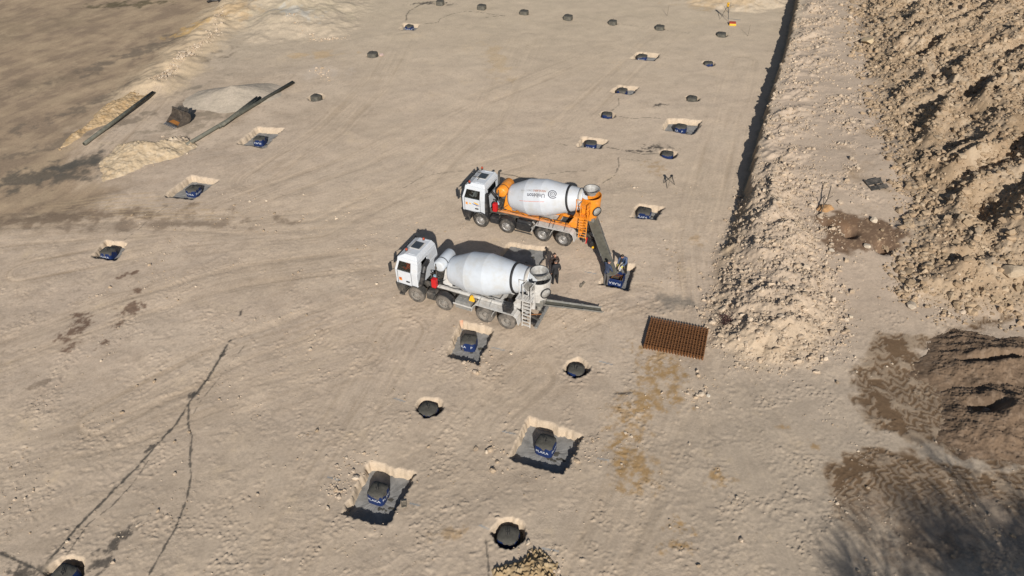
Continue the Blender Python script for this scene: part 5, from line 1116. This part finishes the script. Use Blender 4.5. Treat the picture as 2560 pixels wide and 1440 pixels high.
# ================================================================ loose heaps on the site
def heap(name, u, v, rx, ry, rot, h, cols, label, rough=.08, sharp=.9, seed=1, z0=None, res=.07, lumps=True, shape=None, wob=.2, cat='heap', ws=4.0, en=.15):
    cx, cy = G(u, v); R_ = max(rx, ry)*1.7; n = int(min(2*R_/res, 300)); g = np.linspace(-R_, R_, n); xx, yy = np.meshgrid(g, g); xx = xx.ravel(); yy = yy.ravel()
    zz = heap_height(xx, yy, 0, 0, rx, ry, rot, h, seed, sharp, wob, en)
    k = np.clip(zz/(.25*h)+.3, 0, 1)
    if shape is not None: zz = shape(xx, yy, zz)
    w_, vv = worley(xx*ws, yy*ws, seed+5)
    zz = zz+k*rough*(fbm(xx*1.2, yy*1.2, 4, seed, .6)+(1.3*np.clip(.6-w_, 0, 1)*vv*2 if lumps else 0))
    c = np.tile(C(*cols[0]), (len(xx), 1)); q_ = sstep(-.1, .5, fbm(xx*.8, yy*.8, 4, seed+9))[:, None]; c = c*(1-q_)+C(*cols[1])*q_; q_ = sstep(.1, .5, fbm(xx*3, yy*3, 3, seed+11))[:, None]*.6; c = c*(1-q_)+C(*cols[2])*q_
    zz[zz < -.2*h] = -.2*h-.3
    gz_ = ground_z(cx, cy) if z0 is None else z0; qd = grid_quads(n, n); keep = (zz[qd] > -.2*h-.2).any(1)
    me = np_mesh(name, np.stack([xx, yy, zz], 1), qd[keep]); set_col(me, c); o = link(name, me, M['heap']); o.location = (cx, cy, gz_-.02); return tag(o, label, cat)
heap('sand_heap', 585, 243, 4.2, 2.7, .25, 1.05, [(.43, .37, .295), (.45, .385, .31), (.41, .35, .28)], 'smooth pale grey sand heap above the leaning pipes', .012, 1.1, 3, lumps=False, wob=.06, en=.05)
heap('dirt_mound', 356, 390, 3.4, 2.0, .45, 1.05, [(.47, .37, .25), (.45, .345, .225), (.51, .42, .31)], 'yellow lumpy dirt mound right of the dark grey spill', .07, .9, 5, ws=5)
heap('rubble_row', 432, 360, 1.6, .9, .0, .5, [(.48, .39, .29), (.42, .33, .24), (.55, .47, .37)], 'low pale row of clods at the right end of the yellow mound', .16, .8, 6)
q0_, q1_ = G(212, 364), G(386, 241); pr_ = math.atan2(q1_[1]-q0_[1], q1_[0]-q0_[0])
heap('dirt_ridge', 296, 272, 4.3, 1.35, pr_, .5, [(.45, .325, .19), (.41, .28, .15), (.49, .38, .25)], 'long orange dirt ridge beside the single pipe', .08, .8, 8, ws=5)
heap('rubble_pile', 1330, 1426, 1.3, .75, .1, .28, [(.37, .275, .16), (.32, .225, .12), (.43, .34, .22)], 'ochre rubble pile cut off by the bottom edge of the picture', .12, .7, 14, res=.035, ws=7)
def scoop(sx, sy, rx, ry, dp, fur=0.): return lambda xx, yy, zz: zz-dp*np.exp(-(((xx-sx)/rx)**2+((yy-sy-.12*np.sin(xx*1.7))/ry)**2))*sstep(.05, .3, zz)+fur*np.sin(yy*11+xx*1.5+1.5*noise(xx, yy, 5))*sstep(.05, .25, zz)*sstep(.2, .9, yy)*sstep(1.2, -.6, xx)
GC = [(.185, .128, .085), (.14, .097, .065), (.25, .182, .128)]
heap('gravel_pile', 2490, 905, 4.2, 2.3, .1, .85, GC, 'dark brown gravel pile with a sharp black hollow, upper one at the right edge', .06, 1.3, 18, shape=scoop(.5, -.1, 1.9, .24, .8, .025), wob=.1, res=.045, ws=12, en=.12)
heap('gravel_pile', 2525, 1045, 4.0, 3.0, .15, 1.0, GC, 'lower brown gravel pile at the right edge with a scooped dark flank', .06, 1.3, 19, shape=scoop(-1.0, .6, .8, .36, .75), wob=.1, res=.045, ws=12, en=.12)
# ================================================================ stones
def stones(name, pts, sizes, cols, seed):
    r_ = np.random.default_rng(seed); N = len(pts); ph = (1+5**.5)/2
    V = np.array([(-1, ph, 0), (1, ph, 0), (-1, -ph, 0), (1, -ph, 0), (0, -1, ph), (0, 1, ph), (0, -1, -ph), (0, 1, -ph), (ph, 0, -1), (ph, 0, 1), (-ph, 0, -1), (-ph, 0, 1)], float)/1.9
    Fc = np.array([(0, 11, 5), (0, 5, 1), (0, 1, 7), (0, 7, 10), (0, 10, 11), (1, 5, 9), (5, 11, 4), (11, 10, 2), (10, 7, 6), (7, 1, 8), (3, 9, 4), (3, 4, 2), (3, 2, 6), (3, 6, 8), (3, 8, 9), (4, 9, 5), (2, 4, 11), (6, 2, 10), (8, 6, 7), (9, 8, 1)])
    k = V[None]*(1+r_.uniform(-.33, .33, (N, 12, 1))); k = k*r_.uniform(.6, 1.25, (N, 1, 3)); k[:, :, 2] *= .8
    a = r_.uniform(0, 6.28, N); ca, sa = np.cos(a)[:, None], np.sin(a)[:, None]; xx = k[:, :, 0]*ca-k[:, :, 1]*sa; yy = k[:, :, 0]*sa+k[:, :, 1]*ca
    co = np.stack([xx, yy, k[:, :, 2]], -1)*sizes[:, None, None]+pts[:, None, :]
    f_ = (Fc[None]+12*np.arange(N)[:, None, None]).reshape(-1, 3); me = np_mesh(name, co.reshape(-1, 3), f_, False, 3); set_col(me, np.repeat(cols, 12, 0)); return link(name, me, M['stone'])
def gz_many(px, py):
    j = np.clip(np.searchsorted(Yv, py)-1, 0, len(Yv)-2); w_ = np.interp(py, Yv, wid); i = np.clip(np.searchsorted(S, px/w_)-1, 0, len(S)-2); return GZ[j, i]
def scatter(n, lo, hi, dens, smin, smax, pw, cset, seed):
    r_ = np.random.default_rng(seed); px = r_.uniform(lo[0], hi[0], n); py = r_.uniform(lo[1], hi[1], n); k = r_.uniform(0, 1, n) < dens(px, py); px, py = px[k], py[k]; s_ = smin*(1-r_.uniform(0, 1, len(px)))**(-1/pw); s_ = np.minimum(s_, smax)
    c = np.array(cset, np.float32)[r_.integers(0, len(cset), len(px))]*r_.uniform(.8, 1.15, (len(px), 1)).astype(np.float32); return np.stack([px, py, gz_many(px, py)+s_*.2], 1), s_, c
def dens_hill(px, py): return np.clip(sstep(-1.5, 1, sdf(px, py, hill_poly, 3.)+.8*fbm(px*.7, py*.7, 2, 92))*(.35+.85*sstep(-.15, .35, fbm(px*.28, py*.28, 4, 191, .6))), 0, 1)
p, s_, c = scatter(230000, (14, 22), (62, 92), dens_hill, .046, .26, 2.15, [(.375, .28, .185), (.33, .245, .16), (.42, .325, .225), (.37, .27, .175)], 31)
tag(stones('hill_rubble', p, s_, c, 1), 'rubble stones covering the brown hill on the right', kind='stuff')
def dens_ton(px, py):
    q_ = np.interp(py, WY, WX); pl = sstep(.0, .5, px-q_)*sstep(9, 7, px-q_)*sstep(30, 34, py)*(.06+.6*sstep(.05, .45, fbm(px*.33, py*.33, 4, 91))+.5*sstep(5.5, 2., px-q_)*sstep(-.25, .2, fbm(px*.4, py*.4, 3, 68)))
    return np.clip(np.maximum(sstep(-.9, .5, sdf(px, py, tongue_poly, 3.)+.5*fbm(px, py, 2, 193)), pl*(sdf(px, py, hill_poly, 3.) < 0)), 0, 1)
p, s_, c = scatter(80000, (8, 22), (36, 92), dens_ton, .04, .2, 2.5, [(.46, .365, .27), (.43, .335, .24), (.5, .405, .305)], 33)
tag(stones('slope_rubble', p, s_, c, 2), 'pale rubble stones on the bank slope and the plateau', kind='stuff')
def dens_pad(px, py): return np.clip(.04+.75*sstep(.12, .55, fbm(px*.3, py*.3, 4, 195, .6)), 0, 1)*(gz_many(px, py) > -.12)
p, s_, c = scatter(26000, (-26, 15), (26, 46), dens_pad, .016, .1, 2.4, [(.46, .37, .28), (.52, .43, .33), (.38, .29, .2)], 35)
tag(stones('pad_pebbles', p, s_, c, 3), 'loose pebbles scattered over the pad', kind='stuff')
pts_ = []
for P_ in [[(400, 215), (470, 150), (540, 95), (560, 30)], [(400, 215), (470, 150), (540, 95)], [(380, 235), (440, 180), (500, 120)], [(720, 60), (790, 100), (860, 95)], [(790, 170), (820, 200)], [(400, 345), (450, 375), (440, 390)], [(300, 410), (380, 415)], [(1190, 930), (1200, 800)], [(860, 1180), (830, 1250), (880, 1150), (920, 1140)], [(1240, 1180), (1230, 1100)], [(1470, 1100), (1450, 1160)], [(1300, 1400), (1400, 1425), (1280, 1430)], [(1750, 930), (1760, 980), (1720, 1000)], [(2100, 800), (2110, 860), (2090, 890)], [(2280, 700), (2290, 760), (2400, 800)]]:
    Q = GP(P_); L_ = np.hypot(*np.diff(Q, axis=0).T).sum(); n = int(L_*22); t_ = RNG.uniform(0, len(Q)-1, n); i = t_.astype(int); f_ = (t_-i)[:, None]; pts_.append(Q[i]*(1-f_)+Q[i+1]*f_+RNG.normal(0, .35, (n, 2)))
pts_ = np.concatenate(pts_); s_ = np.minimum(.03*(1-RNG.uniform(0, 1, len(pts_)))**(-1/2.2), .15); zz_ = gz_many(pts_[:, 0], pts_[:, 1]); ok = zz_ > -.15; pts_, s_, zz_ = pts_[ok], s_[ok], zz_[ok]
c = np.array([(.47, .38, .29), (.52, .43, .33), (.44, .34, .24)], np.float32)[RNG.integers(0, 3, len(s_))]
tag(stones('edge_clods', np.stack([pts_[:, 0], pts_[:, 1], zz_+s_*.2], 1), s_, c, 4), 'clods and stones strewn along pit rims and berms', kind='stuff')
# boulders one can point at
def boulder(u, v, r_, colr, label, seed, fl=.7):
    bx_, by_ = G(u, v, 0); gz_ = ground_z(bx_, by_)
    for _ in range(4): bx_, by_ = G(u, v, gz_); gz_ = ground_z(bx_, by_)
    rr = random.Random(seed); bmx_ = bmesh.new(); bmesh.ops.create_icosphere(bmx_, subdivisions=3, radius=r_); pl = [(Vector((rr.gauss(0, 1), rr.gauss(0, 1), rr.gauss(0, 1))).normalized(), r_*rr.uniform(.55, .82)) for _ in range(26)]
    for vv in bmx_.verts:
        for n_, d_ in pl:
            e = vv.co.dot(n_)-d_
            if e > 0: vv.co -= n_*e
        vv.co.z *= fl
    me_ = bpy.data.meshes.new('boulder'); bmx_.to_mesh(me_); bmx_.free(); set_col(me_, np.tile(C(*colr), (len(me_.vertices), 1))); o = link('boulder', me_, M['stone']); o.location = (bx_, by_, gz_+r_*.25); o.rotation_euler = (0, 0, rr.uniform(0, 6)); return tag(o, label, 'boulder', 'boulders among the rubble')
boulder(2528, 690, .7, (.42, .335, .24), 'largest pale boulder at the right edge of the rubble hill', 1)
boulder(2183, 553, .32, (.52, .44, .34), 'pale boulder at the hill foot below the grey pallet', 2)
boulder(2168, 617, .28, (.5, .43, .34), 'whitish boulder beside the brown soil hollow', 3)
boulder(2078, 627, .22, (.52, .45, .36), 'small whitish boulder in the brown soil', 4)
boulder(2278, 766, .4, (.47, .39, .3), 'pale slab boulder at the lower corner of the rubble hill', 5, .4)
boulder(2168, 108, .9, (.5, .39, .25), 'long slanting tan rock slab high on the rubble hill', 6, .35)
boulder(1771, 990, .14, (.55, .5, .42), 'small white stone on the ground below the rebar stack', 7)
boulder(953, 139, .28, (.5, .38, .34), 'pale pinkish stone right of the lone far block', 8)
boulder(2126, 793, .2, (.5, .42, .32), 'lone stone on the bare ground right of the rubble tongue', 9)

# ================================================================ bare tree beside the site; its branches throw the soft shade at the lower right
def bare_tree(loc, h, seed, label):
    r_ = random.Random(seed); tr = MB(); tw = MB()
    def grow(p, d, L_, rad, lv):
        q_ = p; n = 3
        for i in range(n):
            d2 = (d+Vector((r_.gauss(0, .13), r_.gauss(0, .13), r_.gauss(.03, .08)))).normalized(); e = q_+d2*L_/n
            (tr if lv < 2 else tw).cyl(q_, e, rad*(1-.25*i/n), rad*(1-.25*(i+1)/n), n=7 if lv < 2 else 4, caps=False); q_ = e; d = d2
            if lv < 5 and i > 0-(lv > 1):
                for _ in range(2 if lv < 3 else 3):
                    a = r_.uniform(0, 6.28); o_ = d.orthogonal().normalized(); o_.rotate(Matrix.Rotation(a, 3, d)); grow(q_, (d*.75+o_*r_.uniform(.45, .9)).normalized(), L_*r_.uniform(.55, .75), rad*.57, lv+1)
    grow(Vector((0, 0, -.1)), Vector((0, 0, 1)), h*.42, .16, 0)
    root = empty('bare_tree', loc, 0, label, 'tree'); tr.build('trunk', M['bark'], root); tw.build('crown', M['bark'], root)
tx_, ty_ = G(2560, 1440)
bare_tree((tx_+1.75, ty_-17.6, ground_z(tx_+1.75, ty_-17.6)), 14.8, 5, 'leafless tree outside the lower right corner, throwing branch shade into it')
bare_tree((tx_+3.2, ty_-15.8, ground_z(tx_+3.2, ty_-15.8)), 12.0, 11, 'second leafless tree outside the lower right corner, right of the taller one')
